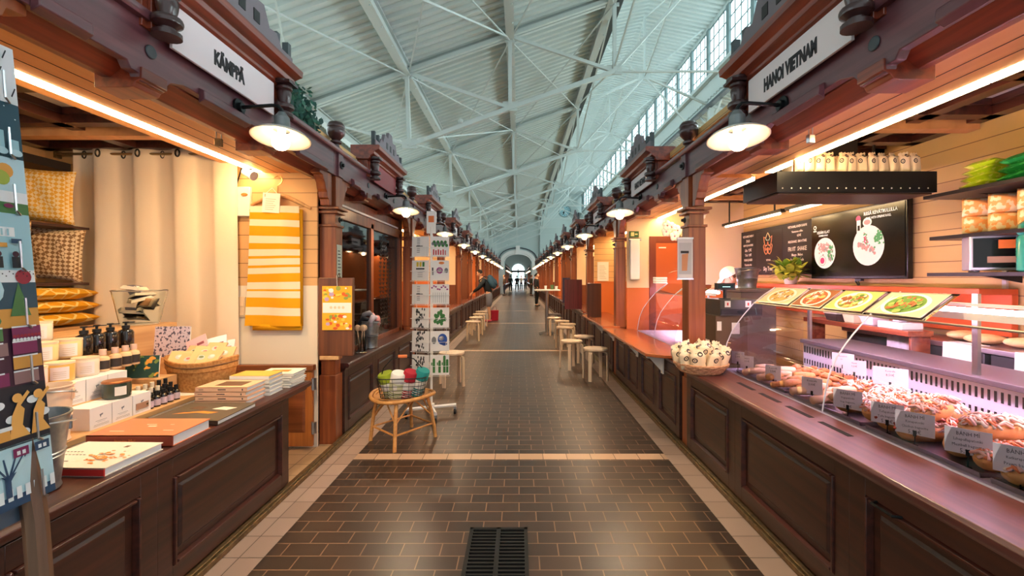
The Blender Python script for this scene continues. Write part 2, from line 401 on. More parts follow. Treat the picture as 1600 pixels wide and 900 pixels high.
# lantern cheeks under and over the glazing, and lower cheek of the roof edge
DARKED = mat('roof_edge_dark', (64,74,78), .5)
t = MB()
for x, s_ in ((XE, 1), (XW, -1)):
    t.box(x, Y0, 6.75, x+s_*.07, YE, 7.58, 0); t.box(x, Y0, 9.12, x+s_*.07, YE, 9.3, 0)
    t.box(x-s_*.0, Y0, 6.72, x+s_*.16, YE, 6.8, 1); t.box(x+s_*.05, Y0, 7.5, x+s_*.2, YE, 7.62, 0)
struct(t.build('trim_4', [TRUSS, DARKED], sm=0))
# lantern windows: one per truss bay on each side
PANE = mat('daylit_pane', (232,244,246), .3, em=WIN, emc=(222,242,246))
TY = [3.2+5.3*i for i in range(8)]
MULL = mat('window_bar_paint', (120,140,142), .5)
wn = 2
for x, s_ in ((XW, -1), (XE, 1)):
    for i, ty in enumerate([-2.1]+TY):
        y1 = min(ty+5.3, YE); fr = MB(); pn = MB()
        pn.box(x+s_*.02, ty, 7.58, x+s_*.03, y1, 9.12)
        for k in range(4):
            yy = ty+k*(y1-ty)/4; fr.box(x+s_*.0, yy-.09, 7.58, x+s_*.1, yy+.09, 9.12)
        for k in range(16):
            yy = ty+k*(y1-ty)/16; fr.box(x+s_*.03, yy-.015, 7.58, x+s_*.05, yy+.015, 9.12)
        for zz in (7.6, 7.96, 8.35, 8.73, 9.1): fr.box(x+s_*.03, ty, zz-.015, x+s_*.05, y1, zz+.015)
        w = struct(fr.build('window_%d' % wn, MULL, sm=0)); wn += 1
        pn.build('window_pane', PANE, w, sm=0)
# trusses, purlins, bracing
def bar(t, p, q_, w=.07, m=0): t.cyl(p, q_, w/2*1.2, n=4, m=m)
GAP = 1.42
for i, ty in enumerate(TY):
    if ty > YE: break
    t = MB()
    def P(x, z): return (x, ty, z)
    L_ = [(-4.25, zr(-4.25)-.14), (-2.13, zr(-2.13)-.12), (-.17, zr(-.17)-.12), (XE, zr(XE)-.12)]
    B_ = [None, (-2.08, zr(-2.08)-GAP-.1), (-.17, zr(-.17)-GAP-.06), (XE, zr(XE)-GAP-.06)]
    for s_ in (1, -1):
        X = (lambda x: x) if s_ == 1 else (lambda x: 2*XC-x)
        A = [P(X(x), z) for x, z in L_]; D = [None]+[P(X(x), z) for x, z in B_[1:]]
        for k in range(3):
            p, r_ = Vector(A[k]), Vector(A[k+1])
            for dy in (-.05, .05): t.cyl(p+Vector((0,dy,0)), r_+Vector((0,dy,0)), .05, n=4)
        for k in (1, 2): bar(t, D[k], D[k+1], .09); bar(t, A[k], D[k+1], .07)
        for k in (1, 2, 3): bar(t, A[k], D[k], .08)
        bar(t, A[0], D[1], .045)
        for k in (1, 2, 3):
            t.box(A[k][0]-.09, ty-.012, A[k][2]-.12, A[k][0]+.09, ty+.012, A[k][2]+.06); t.box(D[k][0]-.14, ty-.012, D[k][2]-.06, D[k][0]+.14, ty+.012, D[k][2]+.12)
        N_ = P(XC, 7.7)
        bar(t, D[3], N_, .06); bar(t, A[3], N_, .07); bar(t, N_, P(X(XE)+s_*.25, 9.15), .05)
        if s_ == 1: bar(t, D[3], P(X(XE), 9.1), .07)
    bar(t, N_, P(XC, 9.55), .07); bar(t, P(XE, B_[3][1]), P(2*XC-XE, B_[3][1]), .04)
    t.box(XC-.18, ty-.015, 7.6, XC+.18, ty+.015, 7.8)
    t.ball((-1.1, ty-.06, zr(-1.1)-GAP), .05, 8, 6)
    tr = thing('roof_truss', '%s white steel roof truss from the entrance, spanning the hall under the ridge lantern' % ORD[i], 'roof truss', (0, ty, 0), 0, 'steel trusses under the hall roof')
    for k in range(len(t.v)): t.v[k] = (t.v[k][0], t.v[k][1]-ty, t.v[k][2])
    t.build('chords', TRUSS, tr, sm=0)
    c = MB(); c.box(XW-.07, -.07, 0, XW+.07, .07, 6.8); c.box(XW-.14, -.14, 0, XW+.14, .14, .5)
    for s_ in (-1, 1): c.tube([(XW, s_*.05, 5.9), (XW, s_*.3, 6.35), (XW, s_*.75, 6.7)], .035, 4)
    c.build('column', TRUSS, tr, sm=0)
for nm, x, z in (('lower', -2.13, zr(-2.13)-.1), ('middle', -.17, zr(-.17)-.1), ('wall', -4.0, zr(-4.0)-.12), ('lantern edge', XE-.06, zr(XE)-.12)):
    t = MB(); t.box(x-.03, 0, z-.09, x+.03, YE-Y0, z+.09); t.box(x-.08, 0, z-.1, x+.08, YE-Y0, z-.08); t.box(x-.08, 0, z+.08, x+.08, YE-Y0, z+.1)
    k = 0
    while k*.55 < YE: t.cyl((x+.05, k*.55, z-.1), (x+.05, k*.55, z-.125), .016, n=6); k += 1
    o = t.build('roof_purlin', TRUSS, sm=0, loc=(0, Y0, 0))
    tag(o, {'lower': 'long white steel purlin low on the corrugated slope over the signed stalls', 'middle': 'long white steel purlin halfway up the corrugated roof slope', 'wall': 'white steel eaves purlin along the top of the side wall', 'lantern edge': 'white edge beam along the foot of the roof lantern'}[nm], 'purlin', 'roof purlins')
t = MB()
for i in range(len(TY)-1):
    y, y2 = TY[i], TY[i+1]
    for (xa, xb) in ((-4.2, -2.1), (-2.1, -.17), (-.17, 1.8)):
        t.cyl((xa, y, zr(xa)-.2), (xb, y2, zr(xb)-.2), .017, n=4); t.cyl((xb, y, zr(xb)-.2), (xa, y2, zr(xa)-.2), .017, n=4)
    t.cyl((-2.1, y, zr(-2.1)-GAP), (-.17, y2, zr(-.17)-.15), .02, n=4); t.cyl((XC, y, 7.7), (XC, y2, 9.5), .022, n=4); t.cyl((XC, y2, 7.7), (XC, y, 9.5), .022, n=4); t.cyl((XE, y, 5.5), (XE, y2, 6.8), .02, n=4); t.cyl((XE, y2, 5.5), (XE, y, 6.8), .02, n=4)
tag(t.build('bracing_rods', TRUSS, sm=0), 'thin white steel tie rods crossing between the roof trusses', 'bracing')
# ceiling bulbs/detectors hung under roof
# clock on the end wall
ck = thing('wall_clock', 'round pale blue wall clock high on the end wall', 'clock', (4.26, YE-.02, 7.74))
t = MB(); t.disc((0,0,0), .58, 'y', -.08, 0, 28); t.build('clock_case', MULL, ck, sm=0)
t = MB(); t.disc((0,-.08,0), .5, 'y', -.01, 0, 28); 
for k in range(12): t.box(.4*math.sin(k*PI/6)-.03, -.1, .4*math.cos(k*PI/6)-.03, .4*math.sin(k*PI/6)+.03, -.09, .4*math.cos(k*PI/6)+.03, 1)
t.build('clock_face', [mat('clock_blue', (150,196,206), .5), INK], ck, sm=0)
t = MB(); t.box(-.03,-.13,-.02,.03,-.11,.36); t.xf(R(math.radians(-160),'Y')); t.build('minute_hand', INK, ck, sm=0)
t = MB(); t.box(-.04,-.12,-.02,.04,-.1,.26); t.xf(R(math.radians(-140),'Y')); t.build('hour_hand', INK, ck, sm=0)
# floor drain
d = thing('floor_drain', 'black slotted floor drain grate set in the brown aisle tiles', 'drain', (-.12, 2.34, .002))
t = MB(); w_, l_ = .17, .33
t.box(-w_,-l_,0,w_,-l_+.02,.012); t.box(-w_,l_-.02,0,w_,l_,.012); t.box(-w_,-l_,0,-w_+.02,l_,.012); t.box(w_-.02,-l_,0,w_,l_,.012); t.box(-.012,-l_,0,.012,l_,.012)
for k in range(21): y = -l_+.02+k*(2*l_-.04)/20; t.box(-w_,y-.006,.0,w_,y+.006,.01)
t.build('grate', mat('cast_iron', (44,44,44), .45, .6), d, sm=0)
t = MB(); t.box(-w_,-l_,-.001,w_,l_,.001); t.build('drain_pit', mat('pit_black', (6,6,6), .9), d, sm=0)
# ------------------------------------------------------------------ the two rows of market stalls
# local stall space: x = depth into the stall from the aisle front, y = along the aisle from the bay's first post, z = up
def frame_panel(t, u, y0, y1, z0, z1, m=0, st=.09, mm=1):
    """panelled joinery on the plane x=u facing the aisle: frame, moulding, raised field"""
    t.box(u, y0, z0, u+.03, y1, z1, m)
    t.box(u-.02, y0, z0, u, y0+st, z1, m); t.box(u-.02, y1-st, z0, u, y1, z1, m)
    t.box(u-.02, y0+st, z0, u, y1-st, z0+st, m); t.box(u-.02, y0+st, z1-st, u, y1-st, z1, m)
    a, b, c, d = y0+st, y1-st, z0+st, z1-st; w = .022
    for (p, q_, r_, s_) in ((a, a+w, c, d), (b-w, b, c, d), (a+w, b-w, c, c+w), (a+w, b-w, d-w, d)):
        t.frus(u-.03, p, r_, u, q_, s_, 'x-', .006, mm)
    if b-a > .2: t.frus(u-.012, a+.055, c+.055, u, b-.055, d-.055, 'x-', .014, m)
def counter(side, ya, yb, zt, n, label='', group=None, over=.05, depth=.42, top=None, widths=None, handle=None, ht=None, cat='counter', topx=0):
    X = XL if side < 0 else XR
    o = thing('stall_counter', label, cat, (X, ya, 0), 0, group); s_ = side; L_ = yb-ya
    ws = widths or [L_/n]*n; y = 0
    for i, w in enumerate(ws):
        t = MB(); frame_panel(t, 0, y, y+w, .05, zt-.05); t.build('front_panel', [WPANEL, WD], o, mir=s_, bev=.002)
        if handle and i in handle:
            h = MB(); yy = y+w*handle[i]; h.tube([(-.02,yy-.06,zt-.14),(-.05,yy-.05,zt-.14),(-.05,yy+.05,zt-.14),(-.02,yy+.06,zt-.14)], .006); h.build('pull_handle', BLACKM, o, mir=s_)
        y += w
    t = MB(); t.box(.01, 0, 0, .08, L_, .06); t.build('kick_board', WD, o, mir=s_)
    t = MB(); t.box(.03, 0, .05, depth-.02, .03, zt-.05); t.box(.03, L_-.03, .05, depth-.02, L_, zt-.05); t.build('side_panel', WPANEL, o, mir=s_)
    t = MB(); t.prism([(-over, zt-.03), (-over+.008, zt-.045), (-over+.03, zt-.045), (-over+.04, zt-.07), (.03, zt-.07), (depth, zt-.05), (depth, zt), (-over+.012, zt), (-over, zt-.012)], 'y', 0, L_+topx)
    t.build('worktop', top or WTOP, o, mir=s_, bev=.003)
    return o
def zz(side, z):       # the right-hand row reads a little lower
    return z if side < 0 else 1.5+(z-1.5)*.955
CRESTM = mat('cresting_grey_wood', (112,106,112), .6)
def bay_frame(side, first=True):
    Z = lambda z: zz(side, z); o = bpy.data.objects.new('market_stall', None); COL.objects.link(o)
    s_ = side; c = BAY/2-.155
    t = MB()   # post with cap and stop-chamfered shaft
    t.box(0,-.075,0,.15,.075,.62); t.box(.012,-.063,.62,.138,.063,Z(2.1)); t.box(0,-.075,.75,.15,.075,Z(1.96))
    for z0, d in ((Z(1.96), .012), (Z(2.08), .022), (Z(2.115), .04)): t.box(-d,-.075-d,z0,.15+d,.075+d,z0+.022)
    t.box(0,-.07,Z(2.1),.14,.07,Z(2.42))
    t.cyl((-.012,0,Z(2.03)),(.0,0,Z(2.03)),.026,n=12,m=1); t.cyl((-.035,0,Z(2.03)),(-.012,0,Z(2.03)),.014,n=8,m=1)
    t.build('post', [WPOST, BLACK], o, mir=s_, bev=.004)
    t = MB(); t.box(-.02,-.055,Z(2.42),.1,.055,Z(2.66)); t.cyl((-.03,0,Z(2.53)),(-.02,0,Z(2.53)),.035,n=12,m=1); t.cyl((-.05,0,Z(2.53)),(-.03,0,Z(2.53)),.016,n=8,m=1)
    t.build('post_head', [WBEAM, BLACK], o, mir=s_, bev=.003)
    for d in (1, -1):  # curved corbels from post to beam
        pr = [(0,Z(2.14)),(.05,Z(2.14)),(.06,Z(2.19)),(.085,Z(2.2)),(.095,Z(2.25)),(.12,Z(2.27)),(.135,Z(2.32)),(.17,Z(2.35)),(.18,Z(2.38)),(.24,Z(2.385)),(.24,Z(2.43)),(0,Z(2.43))]
        t = MB(); t.prism([((.07+a) if d > 0 else BAY-.115-a, z) for a, z in pr], 'x', .02, .1); t.build('bracket', WPOST, o, mir=s_, bev=.003)
    t = MB()   # fascia beam with notched lower edge
    b0, b1 = Z(2.42), Z(2.64)
    pr = [(-.115,b1),(-.115,b0),(c-.62,b0),(c-.6,b0-.03),(c-.56,b0-.03),(c-.55,b0-.06),(c-.42,b0-.06),(c-.40,b0-.02),(c-.38,b0),(c-.3,b0+.025),(c+.3,b0+.025),(c+.38,b0),(c+.40,b0-.02),(c+.42,b0-.06),(c+.55,b0-.06),(c+.56,b0-.03),(c+.6,b0-.03),(c+.62,b0),(BAY-.115,b0),(BAY-.115,b1)]
    t.prism(pr, 'x', 0, .045)
    for ya, yb in ((.2,c-.7),(c-.3,c+.3),(c+.7,BAY-.2)):
        t.prism([(-.0,b0+.06),(-.03,b0+.045),(-.035,b0+.0),(.0,b0-.02)], 'y', ya+.1, yb-.1)
    for yy in (c-.5, c+.5): t.cyl((-.008,yy,Z(2.51)),(0,yy,Z(2.51)),.03,n=14,m=1)
    t.build('fascia_beam', [WBEAM, DARKED], o, mir=s_, bev=.004)
    t = MB(); t.prism([(.045,Z(2.44)),(.13,Z(2.375)),(.17,Z(2.375)),(.17,Z(2.5)),(.045,Z(2.55))], 'y', .075, BAY-.115)
    for yy in (c-.485, c+.485): t.prism([(-.01,Z(2.42)),(-.01,Z(2.37)),(.02,Z(2.355)),(.03,Z(2.335)),(.06,Z(2.33)),(.2,Z(2.33)),(.2,Z(2.42))], 'y', yy-.07, yy+.07)
    t.build('inner_beam', WCROWN, o, mir=s_, bev=.003)
    t = MB(); t.prism([(-.04,Z(2.645)),(-.03,Z(2.63)),(.09,Z(2.63)),(.1,Z(2.645)),(.1,Z(2.665)),(-.04,Z(2.665))], 'y', -.115, BAY-.115); t.build('top_rail', WBEAM, o, mir=s_)
    t = MB(); t.box(-.012,c-.56,Z(2.6),.16,c+.56,Z(2.79)); t.box(-.03,c-.53,Z(2.6),-.01,c-.43,Z(2.79)); t.box(-.03,c+.43,Z(2.6),-.01,c+.53,Z(2.79))
    t.build('sign_case', WCROWN, o, mir=s_, bev=.003)
    t = MB(); cr = [(.16,2.78),(-.035,2.78),(-.05,2.795),(-.05,2.81),(-.075,2.83),(-.09,2.835),(-.1,2.86),(-.13,2.875),(-.15,2.88),(-.155,2.92),(-.145,2.93),(.16,2.93)]
    t.prism([(a, Z(b)) for a, b in cr], 'y', c-.6, c+.6); t.build('crown_moulding', WCROWN, o, mir=s_, bev=.002)
    for yy in (c-.5, c+.5):
        t = MB(); pr = [(.0,0),(.05,0),(.05,.02),(.03,.03),(.03,.04),(.052,.06),(.055,.075),(.05,.09),(.03,.1),(.036,.13),(.04,.17),(.034,.185),(.044,.195),(.044,.21),(.032,.22),(.06,.235),(.06,.25),(0,.25)]
        t.lathe([(r*1.15, z*.95) for r, z in pr], (-.075, yy, Z(2.575)), 16); t.box(-.14,yy-.06,Z(2.79),-.0,yy+.06,Z(2.808)); t.build('baluster', mat('dark_turned_wood', (58,34,34), .3, coat=.4), o, mir=s_)
    t = MB()   # cresting board with prongs
    h = Z(2.93); w_ = .56
    pr = [(c-w_,h),(c-w_,h+.05),(c-.42,h+.05),(c-.36,h+.1),(c-.28,h+.09),(c-.22,h+.17),(c-.1,h+.16),(c-.06,h+.22),(c+.06,h+.22),(c+.1,h+.16),(c+.22,h+.17),(c+.28,h+.09),(c+.36,h+.1),(c+.42,h+.05),(c+w_,h+.05),(c+w_,h)]
    t.prism([(a, h+(b_-h)*1.35) for a, b_ in pr], 'x', -.1, -.065)
    for yy in (-.14,.0,.14): t.box(-.104,c+yy-.03,h+.08,-.1,c+yy+.03,h+.15,1)
    for yy in (-.54,-.4,.4,.54): t.box(-.09,c+yy-.02,h,-.05,c+yy+.02,h+.16,2)
    t.build('cresting', [CRESTM, BLACK, DARKED], o, mir=s_)
    t = MB(); pr = [(.05,0),(.055,.02),(.035,.035),(.03,.06),(.05,.075),(.05,.09),(.034,.1),(.045,.115),(.075,.15),(.082,.185),(.075,.21),(.08,.22),(.078,.235),(.06,.26),(.02,.275),(0,.277)]
    t.lathe(pr, (.03,0,Z(2.66)), 16); t.build('ball_finial', _M['dark_turned_wood'], o, mir=s_)
    return o
def place_bay(proto, side, k):
    o = dup(proto); o.location = (XL if side < 0 else XR, (PL if side < 0 else PR)+BAY*k, 0); return o
def part(o, name, t, mats, side, **kw): return t.build(name, mats, o, mir=side, **kw)
protoL, protoR = bay_frame(-1), bay_frame(1)
STALL = {}
names_sig = {(-1,-1):'KÄMPPÄ', (1,-1):'HANOI VIETNAM', (1,0):'HANOI VIETNAM'}
NB = 12
for side in (-1, 1):
    Z = lambda z: zz(side, z); row = 'signed row' if side < 0 else 'display case row'
    for k in range(-1, NB):
        pr = protoL if side < 0 else protoR
        o = pr if k == -1 else place_bay(pr, side, k)
        STALL[(side, k)] = o
for side in (-1, 1):
    Z = lambda z, side=side: zz(side, z)
    for k in range(-1, NB):
        c = BAY/2-.155; o = STALL[(side, k)]; o.location = (XL if side < 0 else XR, (PL if side < 0 else PR)+BAY*k, 0)
        rowd = 'on the gift shop side' if side < 0 else 'on the deli side'
        if (side, k) == (-1, -1): lab = 'gift shop stall with the curtain and striped blanket, under one white sign'
        elif (side, k) == (1, -1): lab = 'deli stall over the closest curved glass food case, under a two word white sign'
        elif (side, k) == (1, 0): lab = 'deli stall with the orange back door, beyond the cracker basket'
        elif (side, k) == (-1, 0): lab = 'stall with plain red sign panel over tall dark shop windows'
        else: lab = '%s wooden market stall along the aisle %s' % (ORD[k+1], rowd)
        tag(o, lab, 'market stall', 'wooden market stalls lining the aisle')
        # sign
        red = (side, k) == (-1, 0)
        t = MB(); t.box(-.045,c-.43,Z(2.565),-.03,c+.43,Z(2.775))
        sg = part(o, 'sign_panel', t, mat('sign_red', (134,52,56), .5) if red else SIGNW, side, bev=.002)
        s_ = names_sig.get((side, k))
        rot = (PI/2, 0, PI/2) if side < 0 else (PI/2, 0, -PI/2); xs = side*(-.0465)
        if s_: text(s_, .1, INK, sg, (xs, c-(.02 if side < 0 else -.02), Z(2.66)), rot, bold=.0055, sx=.68 if side < 0 else .6)
        elif not red and k < 5:
            t = MB(); random.seed(k*7+side); y = c-.2
            while y < c+.2: w = random.uniform(.02,.05); t.box(-.0475,y,Z(2.64),-.045,y+w,Z(2.69)); y += w+.012
            t.build('lettering', INK, sg, mir=side)
        # roof deck, soffit
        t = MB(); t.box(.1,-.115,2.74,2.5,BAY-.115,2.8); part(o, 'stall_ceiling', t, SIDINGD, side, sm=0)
        if k < 1:
            t = MB(); D_ = 2.5 if side < 0 else 1.88; n = 4
            for j in range(n+1):
                y = .2+(BAY-.4)*j/n; t.box(.9,y-.05,2.62,D_,y+.05,2.7,0); t.box(.9,y-.075,2.68,D_,y+.075,2.74,0)
            for u in (.9, (.9+D_)/2, D_-.05): t.box(u-.05,.15,2.62,u+.05,BAY-.15,2.7,0); t.box(u-.075,.15,2.68,u+.075,BAY-.15,2.74,0)
            t.box(.9,.2,2.725,D_,BAY-.2,2.735,1); part(o, 'ceiling_coffers', t, [WD, mat('coffer_panel', (206,200,194), .6)], side, sm=0)
            t = MB(); t.box(.75,.1,2.5,.95,BAY-.14,2.74); t.box(.6,2.2,2.58,D_,2.3,2.7); part(o, 'cross_beam', t, WCREAM, side, sm=0)
        if k >= -1:
            t = MB(); y1 = BAY-.115
            t.box(.27,.03,Z(2.43),.60,y1,Z(2.47)); t.box(.23,.03,Z(2.43),.27,y1,Z(2.55))
            for u in (.38,.49): t.box(u-.002,.03,Z(2.43)-.002,u+.002,y1,Z(2.43)+.001,1)
            part(o, 'soffit', t, [WCREAM, WD], side, sm=0)
DEPTH = {-1: 2.55, 1: 1.9}
WALLW = mat('white_tongue_wall', (246,232,212), .6)
BROWNW = mat('brown_wall', (120,66,40), .5)
for side in (-1, 1):
    Z = lambda z, side=side: zz(side, z)
    D = DEPTH[side]
    for k in range(-1, NB):
        o = STALL[(side, k)]
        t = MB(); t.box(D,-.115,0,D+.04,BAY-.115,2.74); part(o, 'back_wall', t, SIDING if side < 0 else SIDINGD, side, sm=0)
        t = MB(); y0, y1 = BAY-.137, BAY-.115
        if (side, k) == (-1, -1):
            t.box(.14,y0,1.43,D,y1,2.74,0); t.box(.14,y0,0,D,y1,1.43,1); ms = [SIDING, WALLW]
        elif (side, k) == (1, -1): ms = None
        elif (side, k) == (1, 0):
            t.box(.15,y0,1.35,D,y1,2.74,1); t.box(.15,y0,0,D,y1,1.35,0); ms = [ORANGE, CREAM]
        elif (side, k) in ((1, 1), (-1, 1)):
            t.box(.15,y0,1.42,D,y1,2.74,0); t.box(.15,y0,0,D,y1,1.42,1); ms = [SIDING, ORANGE]
        elif k % 3 == 0: t.box(.15,y0,0,D,y1,2.74,0); ms = [BROWNW]
        elif k % 3 == 2: t.box(.15,y0,1.3,D,y1,2.74,0); t.box(.15,y0,0,D,y1,1.3,1); ms = [CREAM, BROWNW]
        else: t.box(.15,y0,0,D,y1,2.74,0); ms = [ORANGE]
        if ms: part(o, 'side_wall', t, ms, side, sm=0)
        if (side, k) == (-1, 0): continue
        # LED batten under the soffit
        L = thing('led_batten', 'warm white LED batten under the soffit of the %s stall %s' % (ORD[k+1], 'with gifts and cards' if side < 0 else 'on the deli side'), 'strip light', ((XL if side < 0 else XR)+side*.642, o.location.y+.12, Z(2.43)), 0, 'LED battens inside the stall fronts')
        t = MB(); t.box(-.025,0,.02,.025,2.6,.04); t.build('batten_body', WHITE, L, sm=0)
        t = MB(); t.box(-.036,0,-.004,.036,.86,.026); t.box(-.036,.87,-.004,.036,1.73,.026); t.box(-.036,1.74,-.004,.036,2.6,.026); t.build('diffuser', LEDM, L, sm=0)
# wall lamps on the beams
TILT = T(-.258,0,-.13) @ R(math.radians(-9),'X') @ T(.258,0,.13)
def lamp(side):
    o = thing('wall_lamp', 'lamp', 'lamp'); s_ = side
    t = MB(); t.cyl((0,0,0),(-.012,0,0),.05,n=16); t.cyl((-.012,0,0),(-.03,0,0),.028,n=12); t.build('wall_rosette', BLACKM, o, mir=s_)
    t = MB(); t.tube([(-.02,0,0),(-.2,0,.012),(-.235,0,.008),(-.255,0,-.012),(-.258,0,-.04)], .011, 8); t.build('arm', BLACKM, o, mir=s_)
    t = MB(); t.lathe([(0,-.03),(.02,-.03),(.03,-.045),(.042,-.06),(.044,-.11),(.05,-.115),(.05,-.135),(0,-.135)], (-.258,0,0), 16); t.build('socket_cap', mat('grey_socket', (120,128,130), .4, .4), o, mir=s_)
    t = MB(); pr = [(.046,-.135),(.07,-.139),(.11,-.151),(.145,-.17),(.16,-.184),(.162,-.187),(.158,-.188),(.143,-.175),(.108,-.157),(.07,-.145),(.046,-.141)]
    t.lathe(pr, (-.258,0,0), 32); t.xf(TILT); t.build('shade', ENAMEL, o, mir=s_, sm=60)
    t = MB(); t.lathe([(0,-.135),(.02,-.14),(.022,-.16),(.03,-.172),(.044,-.19),(.05,-.212),(.045,-.236),(.028,-.254),(0,-.26)], (-.258,0,.004), 16); t.xf(TILT); t.build('bulb', BULBM, o, mir=s_, sm=80)
    sp = bpy.data.lights.new('lamp_light', 'SPOT'); sp.energy = SPOT; sp.color = (1, .76, .5); sp.spot_size = 2.7; sp.spot_blend = .6; sp.shadow_soft_size = .045
    so = bpy.data.objects.new('lamp_light', sp); COL.objects.link(so); so.parent = o; so.location = (s_*-.258, -.01, -.27)
    return o
for side in (-1, 1):
    base = None
    for k in range(-1, NB):
        loc = (XL if side < 0 else XR, (PL+BAY/2-.03 if side < 0 else PR+BAY/2-.02)+BAY*k, zz(side, 2.5))
        if base is None: base = lamp(side); base.location = loc; o = base
        else: o = dup(base, loc)
        nm = {(-1,-1): 'white enamel wall lamp on a black arm above the gift shop blanket', (1,-1): 'white enamel wall lamp on a black arm above the closest glass food case', (1,0): 'white enamel wall lamp above the orange bar shelf and closest stools', (-1,0): 'white enamel wall lamp beside the plain red sign panel'}.get((side, k))
        tag(o, nm or '%s white enamel wall lamp along the %s, counted from the entrance' % (ORD[k+1], 'gift shop side' if side < 0 else 'deli side'), 'lamp', 'enamel wall lamps along the aisle')
# counters
counter(-1, 1.33, 3.17, .70, 2, 'dark panelled gift shop counter covered with books and candles', 'stall counters', over=.03, widths=[.69,1.15], top=WD, depth=.42, topx=.33)
counter(-1, 4.19, 6.87, .70, 3, 'dark panelled counter under the tall dark shop windows', 'stall counters', over=.06, depth=.5, top=WD)
counter(1, 1.18, 3.86, .735, 3, 'dark panelled counter along the curved glass food case', 'stall counters', over=.06, depth=.25, widths=[.78,1.04,.86], handle={0: .73}, top=WDELI)
counter(1, 4.04, 6.7, .735, 4, 'dark panelled counter behind the orange bar shelf', 'stall counters', over=.03, depth=.25)
for k in range(1, NB):
    for side in (-1, 1):
        P_ = PL if side < 0 else PR
        tops = WTOP
        counter(side, P_+BAY*k+.08, P_+BAY*(k+1)-.14, .76, 3, '%s panelled counter along the %s, beyond the shop windows' % (ORD[k+1], 'gift shop side' if side < 0 else 'deli side'), 'stall counters', over=.14 if side < 0 and k == 1 else .06, top=tops)
# bar shelf hinged on the deli counters
for i, (ya, yb) in enumerate(((4.2, 6.48), (6.5, 8.6))):
    b = thing('bar_shelf', ['glossy orange bar shelf running from the cracker basket past the closest stools', 'orange bar shelf farther along behind the wooden divider board'][i], 'shelf', (XR, ya, 0), 0, 'bar shelves')
    t = MB(); t.prism([(-.25,0),(-.003,0),(-.003,yb-ya),(-.25,yb-ya)] if i else [(-.1,-.0),(-.003,0),(-.003,yb-ya),(-.25,yb-ya),(-.25,.12)], 'z', .742+.022*i, .772+.022*i); t.build('shelf_board', wood('orange_wood', (192,110,62), (164,84,46), 'y', .2, .6), b, bev=.004)
    for y in (.25, 1.2):
        t = MB(); t.box(-.2,y-.03,.705,-.034,y+.03,.742+.022*i); t.box(-.05,y-.03,.55,-.034,y+.03,.705); t.prism([(-.04,.56),(-.18,.715),(-.04,.715)], 'y', y-.006, y+.006); t.build('bracket', WHITE, b, bev=.003)

# the rows carry on beyond the arch
for side in (-1, 1):
    src = STALL[(side, NB-1)]; lsrc = [o for o in COL.objects if o.name.startswith('wall_lamp') and o.parent is None and abs(o.location.y-((PL+BAY/2-.03 if side < 0 else PR+BAY/2-.02)+BAY*(NB-1))) < .2 and o.location.x*side > 0][0]
    csrc = [o for o in COL.objects if o.name.startswith('stall_counter') and o.parent is None and abs(o.location.y-((PL if side < 0 else PR)+BAY*(NB-1)+.08)) < .05 and o.location.x*side > 0][0]
    for k in range(10):
        y = 50+2.9*k; w_ = 'gift shop side' if side < 0 else 'deli side'
        dup(src, (src.location.x, y, 0), label='%s market stall past the far arch on the %s' % (ORD[k], w_))
        dup(csrc, (csrc.location.x, y+.08, 0), label='%s stall counter past the far arch on the %s' % (ORD[k], w_))
        dup(lsrc, (lsrc.location.x, y+1.42, lsrc.location.z), label='%s enamel lamp past the far arch on the %s' % (ORD[k], w_))
# ------------------------------------------------------------------ gift shop (stall with the KÄMPPÄ sign)
YW = PL+BAY*0-.137      # face of the side wall
# raised display bench behind the counter, with tiers
pn = lambda n, c, r=.6: mat(n, c, r)
bench = thing('display_bench', 'pale pine display bench with stepped tiers behind the books', 'bench', (-2.15, .9, 0))
t = MB(); t.box(-.85,0,.69,0,2.7,.72); t.build('bench_top', WPINE, bench, bev=.003)
for x in (-.05,-.8):
    for y in (.1,2.6): t = MB(); t.box(x-.03,y-.03,0,x+.03,y+.03,.69); t.build('leg', WPINE, bench)
for i, (xa, xb, h) in enumerate(((-.31,-.16,.835),(-.46,-.31,.955),(-.56,-.42,1.05),(-.85,-.56,1.15))):
    t = MB(); t.box(xa,.75,.72,xb,1.9 if i < 3 else 2.65,h); t.build('display_step', WPINE, bench, bev=.002)
# curtain and rod
rod = thing('curtain_rod', 'thin brass curtain rod across the gift shop', 'curtain rod', (-4.05, 3.915, 2.582))
t = MB(); t.cyl((0,0,0),(1.68,0,0),.011,n=10); t.build('rod', mat('dull_brass', (170,140,100), .35, .8), rod)
t = MB(); t.box(-.02,.0,-.03,.0,.055,.03); t.box(1.66,.012,-.03,1.68,.055,.03); t.build('rod_bracket', BRASS, rod)
cu = thing('curtain', 'floor length cream fabric curtain on eyelets', 'curtain', (-3.185, 3.915, .5))
NWV = 4.2
def cf(u, v):
    x = -.725+1.45*u; z = 2.135*v; ph = u*NWV*2*PI
    a = .03*(.7+.3*math.sin(3*u+1))*(1 if v > .9 else 1+.35*math.sin(7*u+2*v)*(1-v))
    return (x+.012*math.sin(ph*2+v*2), a*math.sin(ph+.35*math.sin(5*v+u*3)*(1-v)), z)
t = MB(); t.grid(cf, 220, 26); o = t.build('cloth', mat('cream_linen', (252,228,200), .85, spec=.2, bump=.08, nscale=200), cu, sm=180)
sd = o.modifiers.new('cloth', 'SOLIDIFY'); sd.thickness = .003
for i in range(7):
    u = (i*2+1)/(4*NWV); x = -.725+1.45*u
    if x > .725: break
    t = MB(); a = math.sin(u*NWV*2*PI)*.03
    t.tube([(x+.03*math.cos(q_)*.6, a-.004, 2.082+.03*math.sin(q_)) for q_ in [2*PI*j/16 for j in range(16)]], .007, 6, closed=True); t.build('eyelet', mat('dark_nickel', (86,78,70), .3, .9), cu)
